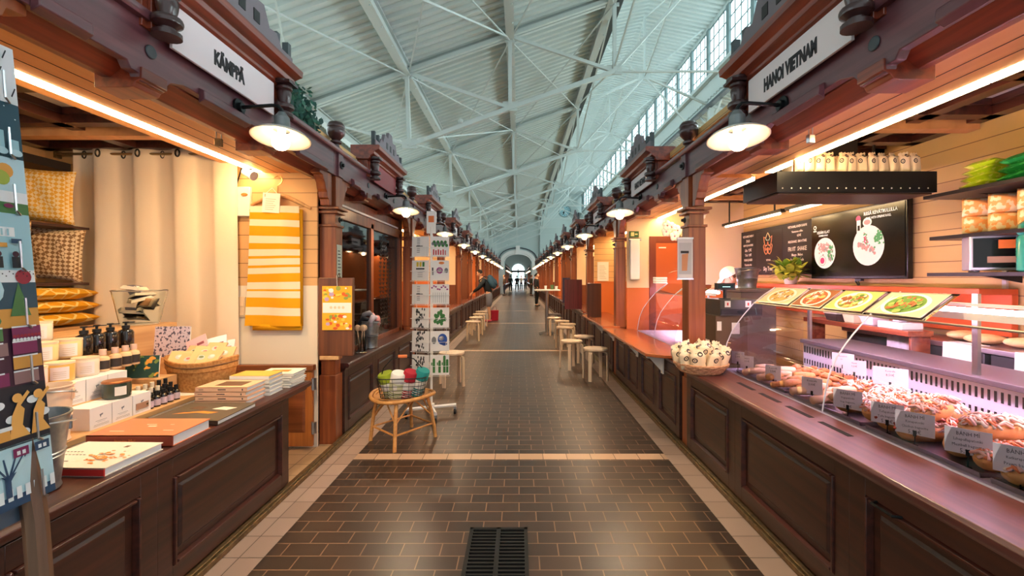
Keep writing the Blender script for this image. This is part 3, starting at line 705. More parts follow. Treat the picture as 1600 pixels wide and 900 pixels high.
# shelves against the back wall and cushions
def shelf(lab, x0, x1, y0, y1, z, m, th=.035, br=True):
    o = thing('shelf', lab, 'shelf', (x0, y0, z), 0, 'gift shop wall shelves')
    t = MB(); t.box(0,0,-th,x1-x0,y1-y0,0); t.build('board', m, o, bev=.003)
    if br:
        for y in (.15, y1-y0-.15): t = MB(); t.box(0,y-.012,-th-.02,.3,y+.012,-th); t.box(0,y-.012,-th-.22,.02,y+.012,-th); t.build('bracket', WPINE, o)
    return o
SX = -4.195
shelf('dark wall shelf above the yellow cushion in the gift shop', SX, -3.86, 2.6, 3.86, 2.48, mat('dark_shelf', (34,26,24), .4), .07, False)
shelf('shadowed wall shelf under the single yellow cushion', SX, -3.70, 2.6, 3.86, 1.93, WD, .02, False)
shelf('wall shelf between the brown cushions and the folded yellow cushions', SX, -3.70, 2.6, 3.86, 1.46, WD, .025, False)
shelf('pale shelf under the folded yellow patterned cushions', SX, -3.62, 2.6, 3.86, 1.1, WPINE, .06)
def cushion(name, lab, m, loc, w, h, th, rot, grp='cushions in the gift shop', pinch=.5):
    t = MB()
    def f(s_):
        def g(u, v):
            a, b = 2*u-1, 2*v-1
            e = (1-a**4)*(1-b**4); p = 1-.16*pinch*(1-b*b)*abs(a)**2; q_ = 1-.16*pinch*(1-a*a)*abs(b)**2
            return (a*w/2*p, s_*th/2*(max(e,0)**.55)+.006*math.sin(9*a+4*b)*e, b*h/2*q_)
        return g
    t.grid(f(1), 20, 20); t.grid(f(-1), 20, 20)
    o = t.build(name, m, None, sm=180, loc=loc, rot=rot); return tag(o, lab, 'cushion', grp)
CHY = pat('yellow_trellis_cloth', 'checker', (238,176,58), (250,222,170), 42, .85, rot=(0,PI/4,0))
CHB = pat('brown_trellis_cloth', 'checker', (236,210,172), (150,110,72), 42, .85, rot=(0,PI/4,0))
CHS = pat('sand_trellis_cloth', 'checker', (240,214,170), (196,156,104), 42, .85, rot=(0,PI/4,0))
YPR = pat('yellow_print_cloth', 'cells', (238,172,22), (250,226,150), 7, .8, mortar=.05)
cushion('cushion', 'mustard yellow trellis cushion alone on its shelf', CHY, (-3.88,3.60,2.165), .5, .44, .15, (.08,.06,.35))
cushion('cushion', 'brown and cream trellis cushion beside the curtain', CHB, (-3.84,3.68,1.695), .42, .44, .14, (.08,.08,.4))
c2 = cushion('cushion', 'sand coloured cushion with a paper label, half hidden by the print stand', CHS, (-3.80,3.28,1.695), .34, .44, .14, (.06,-.06,.75))
t = MB(); t.box(-.07,-.084,.02,.05,-.08,.13); t.build('paper_label', mat('peach_card', (246,206,170), .7), c2)
for i in range(3):
    cushion('cushion', ['yellow patterned cushion lying on top of the folded pile', 'yellow patterned cushion in the middle of the flat pile', 'yellow patterned cushion at the bottom of the flat pile'][i], YPR, (-3.88,3.55,1.37-.102*i), .58, .64, .105, (PI/2,0,.15-.1*i), 'flat yellow cushions in the gift shop', .1)
t = MB()
t.box(0,-.05,0,.16,.05,.14); t.box(.02,-.055,.14,.12,.05,.22)
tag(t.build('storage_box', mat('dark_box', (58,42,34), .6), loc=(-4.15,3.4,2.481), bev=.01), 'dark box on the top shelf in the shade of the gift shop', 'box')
# hanging blanket on the side wall
hg = thing('clothes_hanger', 'pale wooden clothes hanger hooked on the tongue and groove wall', 'hanger', (-2.13, YW-.012, 2.13))
t = MB(); t.tube([(-.29,0,-.02),(-.2,-.005,.03),(-.08,-.008,.085),(0,-.008,.1),(.08,-.008,.085),(.2,-.005,.03),(.29,0,-.02)], [.012,.016,.018,.02,.018,.016,.012], 8); t.build('hanger_arm', WPINE, hg)
t = MB(); t.tube([(0,-.008,.1),(0,-.008,.18),(.03,-.008,.2),(.045,-.008,.23),(.03,-.008,.262),(0,-.008,.27),(-.03,-.008,.255)], .006, 8); t.build('hook', mat('hook_brass', (200,160,100), .3, .8), hg)
bl = MB(); ys = [325,335,346,356,371,382,391,401,405,415,419,428,441,452,455,465,477,480,492,508]
mi = [0,1,0,1,0,1,0,1,0,1,0,1,0,1,0,1,1,0,1]
for k in range(len(ys)-1):
    za, zb = 2.125-(ys[k]-325)*.00571, 2.125-(ys[k+1]-325)*.00571
    def g(u, v, za=za, zb=zb):
        z = zb+(za-zb)*v; w = .205+.035*(2.125-z); x = -w+2*w*u
        return (x-.012*(2.125-z), -.062-.012*math.sin(u*5+z*3)-.01*math.cos(9*u), z+.012*(u-.5)*math.sin(z*9))
    bl.grid(g, 14, 3, mi[k])
bl.box(-.235,-.03,1.075,.225,-.008,2.1,1); bl.box(-.2,-.045,1.04,.22,-.012,1.09,1)
bl.box(.1,-.05,1.3,.215,-.045,1.35,0)
tag(bl.build('blanket', [mat('blanket_cream', (246,228,196), .95, spec=.1, bump=.2, nscale=300), mat('blanket_yellow', (242,170,34), .95, spec=.1, bump=.2, nscale=300)], sm=180, loc=(-2.13, YW-.012, 0)), 'yellow and cream striped wool blanket folded over the hanger', 'blanket')
t = MB(); t.box(-.075,-.004,-.085,.075,0,.085); t.box(-.06,-.0055,.05,-.05,-.004,.075,1); t.tube([(-.05,-.002,.08),(0,-.0,.13),(.05,-.002,.08)], .0025, 5, 0)
for k in range(6): t.box(-.05,-.0055,.03-k*.018,.04-.01*(k%3),-.004,.034-k*.018,1)
tag(t.build('price_card', [PAPER, mat('pale_ink', (196,176,156), .8)], loc=(-2.15, YW-.085, 2.15), rot=(0,.06,0)), 'white card with printed lines hanging in front of the striped blanket', 'card')
# wall switch box, socket, clip spotlight, padlock
sb = thing('control_box', 'small white wall box with an orange mark on the tongue and groove wall', 'switch box', (-2.42, YW-.001, 2.17))
t = MB(); t.box(-.055,-.04,-.13,.055,0,.13); t.build('casing', WHITE, sb, bev=.006)
t = MB(); t.disc((0.01,-.04,.06), .028, 'y', -.006, 0, 14, .5); t.build('indicator', mat('orange_mark', (232,120,50), .5), sb)
t = MB(); t.tube([(-.1,-.01,-.1),(-.1,-.01,.1),(-.05,-.02,.22),(.02,-.06,.36)], .006, 6); t.build('cable', BLACK, sb)
so = thing('wall_socket', 'cream double wall socket beside the curtain edge', 'socket', (-2.46, YW-.001, 1.24))
t = MB(); t.box(-.04,-.012,-.09,.04,0,.09); t.box(-.03,-.016,.005,.03,-.012,.075); t.box(-.03,-.016,-.075,.03,-.012,-.005); t.build('face_plate', mat('socket_cream', (236,206,172), .4), so, bev=.003)
sp = thing('clip_spotlight', 'small white clip spotlight under the soffit near the blanket', 'spotlight', (-2.28, 3.8, 2.43))
t = MB(); t.cyl((0,0,0),(0,0,-.04),.015,n=8); t.build('clip', BLACKM, sp)
t = MB(); t.cyl((-.05,.0,-.03),(.05,-.03,-.075),.03,.04,n=14); t.build('spot_head', WHITE, sp)
def padlock(lab, loc):
    o = thing('padlock', lab, 'padlock', loc, .3, 'padlocks on the shutter rails')
    t = MB(); t.box(-.022,-.012,-.05,.022,.012,0); t.build('lock_body', BRASS if 'gift' in lab else STEEL, o, bev=.004)
    t = MB(); t.tube([(-.014,0,-.005),(-.014,0,.045),(-.008,0,.062),(.008,0,.062),(.014,0,.045),(.014,0,-.005)], .004, 6); t.build('shackle', STEEL, o); return o
padlock('brass padlock hanging from the shutter rail above the gift shop', (XL-.24, 2.82, 2.375))
padlock('steel padlock hanging from the rail over the food case', (XR+.24, 2.62, zz(1,2.375)))
# half door
hd = thing('swing_door', 'low panelled swing door of golden wood between counter and post', 'half door', (-2.5, 3.9, .03))
t = MB(); t.box(0,0,0,.70,.035,.7)
for x0, x1 in ((.06,.32),(.38,.64)):
    t.frus(x0,-.012,.12,x1,0,.6,'y-',.02,1); 
t.box(-.01,-.015,.66,.71,.05,.71,1)
t.build('door_leaf', [wood('golden_wood', (196,120,54), (160,90,38), 'z', .4), wood('golden_rail', (150,84,44), (116,60,30), 'x', .4)], hd, bev=.004)
for z in (.12,.5): t = MB(); t.box(.70,-.02,z,.74,-.005,z+.1); t.cyl((.72,-.03,z),(.72,-.03,z+.1),.012,n=8); t.build('hinge', STEEL, hd)
# tag on post: board with hanging calendar
bd = thing('flap_board', 'upright brown wooden flap board in front of the first post', 'board', (-1.55, 3.80, .84))
t = MB(); t.box(-.145,-.02,0,.145,.03,.66); t.build('board', wood('flap_wood', (118,66,36), (86,44,24), 'z', .4), bd, bev=.005)
t = MB(); t.box(-.13,-.03,-.03,.03,.0,0); t.build('ledge', WPINE, bd)
t = MB(); t.tube([(.04,-.02,.66),(.04,-.04,.7),(.03,-.045,.68),(.03,-.035,.63)], .004, 6); t.build('hook', BRASS, bd)
ca = MB(); ca.box(-.125,-.006,-.19,.125,0,.18); ca.box(-.12,-.0075,-.045,.12,-.006,.04,1)
random.seed(3)
for k in range(52):
    x = random.uniform(-.105,.105); z = random.choice([random.uniform(.06,.165), random.uniform(-.175,-.065)])
    r = random.uniform(.008,.022); ca.disc((x,-.0065-.0002*k/4,z), r, 'y', -.001, random.choice([2,3,4,5,2,1]), 9, random.uniform(.5,1))
[ca.disc((-.05+.034*k,-.0075,0), .012, 'y', -.0004, 6, 12) for k in range(4)]
ca.tube([(0,-.003,.18),(-.004,-.003,.27)], .002, 5, 1)
tag(ca.build('hanging_calendar', [mat('cal_orange', (246,176,40), .6), PAPER, mat('cal_red', (222,96,40), .6), mat('cal_yellow', (250,206,80), .6), mat('cal_lilac', (190,160,196), .6), mat('cal_green', (150,160,70), .6), mat('cal_text', (226,206,170), .7)], loc=(-1.53,3.772,1.25), sm=0), 'orange floral calendar with a white band hanging on the flap board', 'calendar')
# ---- books on the counter
def book(lab, x0, x1, y0, y1, z, th, cov, rz=0, spine=None, art=None, grp='books on the gift shop counter', pages=None):
    """hardback lying flat; spine faces the camera end (low y)"""
    w, d = x1-x0, y1-y0
    o = thing('book', lab, 'book', ((x0+x1)/2, (y0+y1)/2, z), rz, grp)
    t = MB(); t.box(-w/2,-d/2,0,w/2,d/2,.004); t.box(-w/2,-d/2,th-.004,w/2,d/2,th); t.box(-w/2,-d/2,0,w/2,-d/2+.006,th, 1)
    if art: art(t, w, d, th)
    t.build('cover', [cov, spine or cov]+BOOKM, o, bev=.0015)
    t = MB(); t.box(-w/2+.005,-d/2+.006,.004,w/2-.005,d/2-.005,th-.004); t.build('page_block', pages or mat('page_white', (226,230,236), .8), o)
    return o
BOOKM = [mat('book_cream', (240,226,206), .6), INK, mat('book_orange', (236,140,50), .6), mat('book_brown', (110,80,60), .6), mat('book_red', (196,44,40), .5)]
TOPZ = .7005
def art_red(t, w, d, th):
    for k, (a, b, c_, e) in enumerate(((.07,.03,.09,.035),(.1,-.056,.15,-.05),(-.02,.0,.02,.012),(-.15,-.07,-.08,-.064),(-.05,.03,0,.036))): t.box(a,b,th,c_,e,th+.0006,2)
    text_into(t, 'Inspire Me!', .022, T(-.02,-d/2-.0006,th/2) @ R(PI/2,'X'), 4)
book('orange red cookbook, thick, second along the counter edge', -2.05, -1.64, 2.12, 2.38, TOPZ+.0, .052, mat('cov_red', (220,128,88), .4), 0, mat('cov_red_spine', (150,60,40), .4), art_red)
def art_white(t, w, d, th):
    random.seed(5)
    for k in range(60): t.disc((.07+random.gauss(0,.04), -.03+random.gauss(0,.028), th+.0001*k), random.uniform(.005,.012), 'z', .0004, random.choice([4,4,4,2]), 8, .6)
    [t.box(-.15+.016*k,.02+.0*k,th,-.141+.016*k,.026,th+.0006,3) for k in range(5)]; [t.box(-.14+.016*k,-.012,th,-.131+.016*k,-.006,th+.0006,3) for k in range(7)]; t.box(-.07,-.08,th,-.04,-.074,th+.0006,3)
    t.box(.05,.08,th,.07,.1,th+.0006,5)
book('white cookbook with a noodle picture and red spine, closest on the counter', -2.02, -1.66, 1.80, 2.09, TOPZ, .034, mat('cov_white', (238,226,214), .4), -.03, BOOKM[4], art_white)
def art_dark(t, w, d, th):
    [t.prism(p_, 'z', th, th+.0004+.0002*k_, m_) for k_, (p_, m_) in enumerate((([(-.14,-.06),(-.02,-.03),(.06,-.05),(.1,-.02),(0,.0),(-.1,-.03)], 4), ([(.02,.04),(.12,.02),(.15,.07),(.06,.09)], 2), ([(-.12,.05),(-.04,.03),(-.03,.08),(-.1,.1)], 5)))]
book('dark covered cookbook lying under the peach coloured pile', -2.03, -1.63, 2.42, 2.78, TOPZ, .026, mat('cov_dark', (92,80,66), .4), 0, mat('cov_dark_spine', (70,50,40), .5), art_dark)
def art_peach(t, w, d, th):
    t.box(-.07,-.06,th,.1,.06,th+.0006,5); t.box(-.02,-d/2-.0006,th*.4,.03,-d/2,th*.6,3); t.box(-.14,-d/2-.0006,th*.44,-.11,-d/2,th*.56,3); t.box(.13,-d/2-.0006,th*.3,.137,-d/2,th*.7,3)
pe = mat('cov_peach', (240,188,152), .5)
for i in range(4):
    book('peach coloured hardback, %s of its pile of four' % ['bottom one', 'second from below', 'third from below', 'topmost'][i], -2.03+.006*(i%2), -1.71+.006*(i%2), 2.80, 3.01, TOPZ+.0285*i, .028, pe, .01*(i%2)-.005, None, art_peach, 'pile of peach hardbacks')
for i in range(5):
    book('white edged yellow book, %s of the pile behind the peach books' % ['bottom one', 'second from below', 'middle one', 'fourth from below', 'topmost'][i], -1.96, -1.69, 3.03, 3.21, TOPZ+.027*i, .0265, mat('cov_yellow', (240,186,84), .5) if i == 4 else PAPER, .02-.01*i, PAPER, (lambda t, w, d, th: t.box(.05,-d/2-.0006,th*.2,.09,-d/2,th*.8,3)) if i < 4 else None, 'pile of yellow and white books')
def art_mag(t, w, d, th): t.box(-.08,-.05,th,.06,.04,th+.0006,4); t.box(-.02,-.06,th,.09,-.03,th+.0008,2)
for i in range(6):
    book('thin white brochure, %s of the pile at the end of the counter' % ['bottom one', 'second from below', 'third from below', 'fourth from below', 'fifth from below', 'topmost'][i], -1.93+.008*(i%3), -1.66+.008*(i%3), 3.25, 3.47, TOPZ+.017*i, .0165, PAPER, .03*(i%3)-.03, PAPER, art_mag if i == 5 else None, 'pile of white brochures')
# ---- boxes, candles, jars, bottles
BOXW = mat('carton_white', (242,236,236), .55); BOXG = mat('carton_print', (120,124,136), .7)
def carton(lab, y, x, z, w=.126, h=.112, d=.13, tagm=False):
    t = MB(); t.box(x-d,y,z,x,y+w-.003,z+h)
    t.prism([(y+w*.42,z+h*.62),(y+w*.58,z+h*.66),(y+w*.56,z+h*.58),(y+w*.5,z+h*.57),(y+w*.47,z+h*.47)], 'x', x, x+.0006, 1)
    t.box(x,y+w*.25,z+h*.34,x+.0006,y+w*.75,z+h*.355,1); t.box(x,y+w*.32,z+h*.28,x+.0006,y+w*.68,z+h*.29,1)
    for k in range(3): t.box(x,y+w*(.15+.02*k),z+h*(.1+.04*k),x+.0006,y+w*.85,z+h*(.11+.04*k),1)
    o = t.build('candle_box', [BOXW, BOXG], bev=.0015); tag(o, lab, 'box', 'white candle boxes')
    if tagm:
        g = MB(); g.box(x+.001,y+.02,z+.025,x+.003,y+.105,z+.06); g.cyl((x+.003,y+.095,z+.043),(x+.0045,y+.095,z+.043),.006,n=10,m=1); tag(g.build('gift_tag', [mat('tag_kraft', (184,138,112), .7), BRASS]), 'small kraft tag resting against the third white candle box', 'tag')
for i in range(3):
    carton('white candle box, %s in the lower row by the pine edge' % ['closest to the zinc bucket', 'middle one', 'one with a kraft tag'][i], 2.275+.127*i, -2.18, .7205, tagm=i == 2)
    carton('white candle box, %s of the raised row behind' % ['first', 'middle one', 'last'][i], 2.28+.127*i, -2.325, .8355, h=.118)
def jar(lab, x, y, z, c, labc=None, r=.06, h=.1, name='candle_jar', lidc=(226,206,176), grp='labelled candle jars'):
    o = thing(name, lab, 'candle', (x, y, z), .8, grp)
    t = MB(); t.lathe([(0,0),(r*.94,0),(r,.008),(r,h*.86),(r*.97,h*.9),(0,h*.9)], n=20); t.build('jar', mat('jar_%d_%d_%d' % c, c, .15, coat=.5), o)
    t = MB(); t.lathe([(0,h*.9),(r*1.0,h*.9),(r*1.0,h),(0,h)], n=20); t.build('lid', mat('jar_lid', lidc, .4), o)
    t = MB(); a = .62
    t.grid(lambda u, v: ((r+.0012)*math.sin((u-.5)*2*a), -(r+.0012)*math.cos((u-.5)*2*a), h*(.12+.66*v)), 8, 1)
    for k in range(4): t.grid(lambda u, v, k=k: ((r+.002)*math.sin((u-.5)*1.3*a), -(r+.002)*math.cos((u-.5)*1.3*a), h*(.22+.1*k+.02*v)), 6, 1, 1)
    t.build('label', [mat('jar_label', (232,222,224), .6), mat('pale_ink', (196,176,156), .8)], o); return o
JA, JB, JC = (244,214,156), (240,224,206), (246,212,204)
jar('pink labelled candle jar beside the cream tub', -2.43, 2.23, .956, JC); jar('honey coloured candle jar on the white boxes', -2.43, 2.37, .956, (236,184,96)); jar('clear pale candle jar next to the small vials', -2.43, 2.51, .956, JB)
for i in range(2): jar('pale candle jar on the middle tier, %s the pump bottles' % ['away from', 'next to'][i], -2.55, 2.40+.135*i, 1.051, JA, h=.105)
jar('pale candle jar on the middle tier, beside the print stand', -2.55, 2.265, 1.051, JA, h=.105)
for i in range(2): jar('pale candle jar on the top tier, %s' % ['closer to the print stand', 'in front of the folded yellow cushions'][i], -2.68, 2.36+.135*i, 1.151, JB, h=.105)
cg = thing('glass_candle', 'green glass candle with copper lid on the white boxes', 'candle', (-2.245, 2.50, .8335), .5)
t = MB(); t.lathe([(0,0),(.058,0),(.064,.008),(.064,.085),(0,.085)], n=28); t.build('green_glass', mat('green_glass', (52,66,56), .12, coat=.6), cg)
t = MB(); t.lathe([(0,.085),(.065,.085),(.066,.092),(.06,.097),(0,.1)], n=28); t.build('lid', mat('copper_lid', (170,112,72), .35, .6), cg)
t = MB(); t.grid(lambda u, v: (.0655*math.sin(.1+u*.8), -.0655*math.cos(.1+u*.8), .02+.048*v), 6, 1); t.build('label', PAPER, cg)
def bottle(name, lab, x, y, z, r, h, body, cap, grp, pump=False, lab_c=None, cat='bottle'):
    o = thing(name, lab, cat, (x, y, z), .8, grp)
    t = MB(); t.lathe([(0,0),(r*.95,0),(r,.004),(r,h*.58),(r*.85,h*.66),(r*.42,h*.72),(r*.42,h*.76),(0,h*.76)], n=14); t.build('bottle_body', body, o)
    t = MB()
    if pump: t.lathe([(0,h*.74),(r*.5,h*.74),(r*.5,h*.85),(r*.16,h*.86),(r*.16,h*.95),(r*.4,h*.95),(r*.4,h),(0,h)], n=12); t.box(0,-.006,h*.955,r*1.05,.006,h*.985)
    else: t.lathe([(0,h*.74),(r*.52,h*.74),(r*.52,h),(0,h)], n=12)
    t.build('pump' if pump else 'cap', cap, o)
    if lab_c: t = MB(); t.grid(lambda u, v: ((r+.001)*math.sin((u-.5)*2.2), -(r+.001)*math.cos((u-.5)*2.2), h*(.1+.4*v)), 8, 1); t.build('label', lab_c, o)
    return o
AMB = mat('dark_amber_glass', (30,24,22), .1, coat=.6); VIAL = mat('clear_vial', (226,190,150), .12, coat=.6)
for i, y in enumerate((2.62,2.70,2.79,2.90)): bottle('pump_bottle', 'black pump bottle, %s in the row of four' % ORD[i], -2.545, y, 1.051, .042, .165, AMB, BLACK, 'black pump bottles', True)
for i, y in enumerate((2.62,2.70,2.77,2.83)): bottle('small_vial', 'small clear vial with black label, %s in the row before the pump bottles' % ORD[i], -2.435, y, .956, .033, .125, VIAL, mat('vial_cap', (222,190,176), .4), 'clear vials', False, mat('black_label', (52,44,44), .6))
LIL = mat('lilac_label', (216,190,204), .6)
n = 0
for r_ in range(3):
    for i in range(5):
        x = -2.2-.042*r_; y = 2.665+.052*i+.01*r_
        cp = BLACK if r_ == 0 or i > 2 else mat('cream_cap', (232,214,190), .5)
        bottle('oil_bottle', 'tiny black oil bottle, %s along the %s row beside the candle boxes' % (ORD[i], ['front', 'second', 'rear'][r_]), x, y, .7205+(.0 if r_ == 0 else .0), .022, .095 if r_ == 0 else (.11 if r_ == 1 else .13), AMB, cp, 'tiny oil bottles', False, LIL)
# pattern card and boxes
def panel_card(lab, m, x0, x1, y, z0, z1, th=.012, rz=0, lean=-.15, cat='book', name='patterned_notebook'):
    o = thing(name, lab, cat, ((x0+x1)/2, y, z0), 0, 'patterned notebooks', rot=(lean,0,rz))
    w = x1-x0; t = MB(); t.box(-w/2,0,0,w/2,th,z1-z0); t.build('cover', m, o, bev=.001)
    t = MB(); t.box(-w/2+.003,.002,-.001,w/2+.0015,th-.002,z1-z0-.004); t.build('pages', PAPER, o); return o
o = panel_card('dark green leaf patterned notebook standing behind the oil bottles', pat('leaf_print', 'blotch', (24,70,66), (120,140,66), 26, .5, ratio=.6, c3=(226,160,62)), -2.52, -2.32, 2.86, .86, 1.0, rz=.25, lean=-.12)
t = MB(); t.box(-2.56,2.85,.7205,-2.29,3.0,.855); tag(t.build('display_block', WPINE, bev=.002), 'small pine block under the leaf patterned notebook', 'block')
panel_card('lilac bird patterned notebook standing beside the cork basket', pat('bird_lilac', 'blotch', (206,190,206), (82,76,100), 48, .6, ratio=.56), -2.71, -2.465, 3.33, .9095, 1.137, rz=.12, lean=-.1)
panel_card('tan bird patterned notebook beside the lilac one', pat('bird_tan', 'blotch', (232,190,140), (110,78,56), 48, .6, ratio=.57), -2.89, -2.73, 3.32, .9095, 1.125, rz=.1, lean=-.1)
t = MB(); t.box(-2.70,3.3,.7205,-2.44,3.42,.909); tag(t.build('display_block', WPINE, bev=.002), 'wide pine block carrying the bird patterned notebooks', 'block')
# glass bucket with sachets
gb = thing('glass_bucket', 'clear tapered bucket of soap sachets in front of the curtain', 'bucket', (-2.86, 3.38, 1.151))
t = MB(); t.lathe([(.001,0),(.115,0),(.12,.006),(.165,.245),(.172,.255),(.168,.258),(.16,.245),(.115,.01),(.001,.01)], n=32); t.build('glass', GLASS, gb, sm=50)
t = MB(); t.tube([(.167*math.cos(a_),.167*math.sin(a_),.252) for a_ in [2*PI*j/32 for j in range(32)]], .004, 6, closed=True); t.build('rim', mat('clear_rim', (250,236,220), .1, alpha=.6), gb)
random.seed(11)
for i in range(9):
    a_ = random.uniform(0, 2*PI); r = random.uniform(.0,.06); z = .05+.028*i
    t = MB(); t.frus(-.075,-.05,-.012,.075,.05,.012,'z+',.015,0); t.frus(-.04,-.03,.012,.04,.03,.016,'z+',.002,1)
    tag(t.build('soap_sachet', [mat('sachet_clear_%d' % (i%2), [(240,222,204),(250,240,230)][i%2], .2, coat=.4), mat('sachet_mark_%d' % (i%3), [(120,96,86),(196,150,116),(92,90,110)][i%3], .5)], loc=(-2.86+r*math.cos(a_),3.38+r*math.sin(a_),1.151+z), rot=(random.uniform(-.3,.3)+(1.0 if i%3 == 1 else 0),random.uniform(-.3,.3),a_), bev=.003),
        'cellophane soap sachet %s the clear bucket' % ['at the bottom of', 'second from the bottom of', 'third from the bottom of', 'low in', 'in the middle of', 'above the middle of', 'third from the top of', 'second from the top of', 'on top of'][i], 'sachet', 'soap sachets')
# cork basket with heart envelopes
cb = thing('cork_basket', 'large oval cork basket at the end of the gift shop bench', 'basket', (-2.215, 3.13, .7205))
CORK = mat('cork', (204,150,88), .8, noise=(164,110,58), nscale=60)
t = MB(); n = 40; v = []; f = []
prof = [(.80,0),(.9,.04),(.97,.1),(1.0,.135),(1.04,.14),(1.04,.165),(1.0,.17),(1.05,.175),(1.07,.2),(1.03,.205),(.98,.19),(.9,.06),(.7,.02)]
for r, z in prof: v += [(.23*r*math.cos(2*PI*i/n), .13*r*math.sin(2*PI*i/n), z*(1+.18*math.cos(2*PI*i/n)**2)) for i in range(n)]
for j in range(len(prof)-1): f += [(j*n+i,j*n+(i+1)%n,(j+1)*n+(i+1)%n,(j+1)*n+i) for i in range(n)]
f += [tuple(range(n-1,-1,-1)), tuple((len(prof)-1)*n+i for i in range(n))]
t.add(v, f); t.build('basket_body', CORK, cb, sm=40)
t = MB(); t.tube([(.237*math.cos(a_),.135*math.sin(a_),.172*(1+.18*math.cos(a_)**2)) for a_ in [2*PI*j/40 for j in range(40)]], .006, 6, closed=True); t.build('rim_band', mat('cork_dark', (120,84,52), .7), cb)
random.seed(4)
env = [(-.13,-.03,.225,.2),(-.05,-.06,.215,-.1),(.03,-.05,.225,.15),(.1,-.04,.23,-.15),(.0,.03,.25,.3),(-.09,.05,.25,-.25),(.14,.03,.245,.1),(.06,.06,.27,.0)]
for i, (x, y, z, r) in enumerate(env):
    t = MB(); t.box(-.065,-.05,0,.065,.05,.012); t.disc((0,0,.012), .026, 'z', .001, 1, 14, .75); t.disc((.004,.004,.013), .016, 'z', .001, 2, 8, .6)
    tag(t.build('soap_envelope', [mat('kraft_envelope', (226,184,132), .7), mat('window_cut', (190,196,190), .3), mat('window_soap_%d' % (i%3), [(226,226,214),(206,120,110),(120,130,90)][i%3], .5)], loc=(-2.215+x,3.13+y,.7205+z), rot=(.75+.15*random.random(),.12*r,r), bev=.002), 'kraft envelope with a heart window, %s in the cork basket' % ['far end by the notebook', 'front row second', 'front row third', 'front row end', 'back row middle', 'back row first', 'back row end', 'tallest one at the back'][i], 'envelope', 'kraft envelopes in the cork basket')
for i, (x, y, z, c) in enumerate(((-.12,.12,.30,(232,178,184)),(-.07,.14,.27,(206,206,222)),(.0,.15,.30,(228,232,238)),(.05,.16,.27,(236,220,220)))):
    t = MB(); t.box(-.07,-.004,-.05,.07,.004,.05); t.disc((-.045,-.005,0), .008, 'y', -.002, 1, 8); t.box(.0,-.0055,-.02,.05,-.004,.0,1)
    tag(t.build('soap_packet', [mat('packet_%d' % i, c, .5), mat('packet_mark', (150,80,86), .6)], loc=(-2.215+x,3.13+y,.7205+z), rot=(-.5,-.45+.1*i,.2), bev=.002), ['pink packet poking up beside the lilac notebook', 'pale lilac packet under the pink one', 'clear white packet at the back of the cork basket', 'white and pink packet at the curtain side of the basket'][i], 'packet', 'packets behind the envelopes')
t = MB(); t.box(0,0,0,.14,.1,.002); tag(t.build('paper_slip', PAPER, loc=(-2.28,2.93,.7206), rot=(0,0,.4)), 'white paper slip on the pine bench before the cork basket', 'paper')
# zinc bucket and tubs by the print stand
def zinc_bucket(lab, loc, r0, r1, h, m=ZINC, name='zinc_bucket', rz=0):
    o = thing(name, lab, 'bucket', loc, rz, 'metal buckets')
    t = MB(); rr = lambda z: r0+(r1-r0)*z/h
    pr = [(.001,0),(r0,0),(r0+.006,.006),(rr(.02),.02)]
    for zc in (.45, .5): pr += [(rr(h*zc)-.0,h*(zc-.012)),(rr(h*zc)+.004,h*zc),(rr(h*zc),h*(zc+.012))]
    pr += [(r1,h-.01),(r1+.006,h-.006),(r1+.006,h),(r1-.003,h),(r0-.004,.008),(.001,.008)]
    t.lathe(pr, n=32); t.build('bucket_body', m, o, sm=50)
    t = MB(); t.tube([((r1+.012)*math.cos(a_), (r1+.012)*math.sin(a_), h-.045-.03*math.sin(a_)) for a_ in [-PI*j/20 for j in range(21)]], .004, 6)
    t.build('bail_handle', STEEL, o)
    for s_ in (1,-1): t = MB(); t.box(s_*(r1-.012)-.012,-.02,h-.075,s_*(r1-.012)+.014,.02,h-.02); t.build('handle_lug', m, o, bev=.004)
    return o
zinc_bucket('galvanised zinc bucket on the counter beside the print stand', (-1.84, 1.665, TOPZ), .095, .125, .285, rz=.9)
zinc_bucket('cream enamel tub behind the zinc bucket', (-2.225, 2.12, .7205), .07, .085, .27, mat('cream_enamel', (240,212,184), .35), 'enamel_tub', .6)
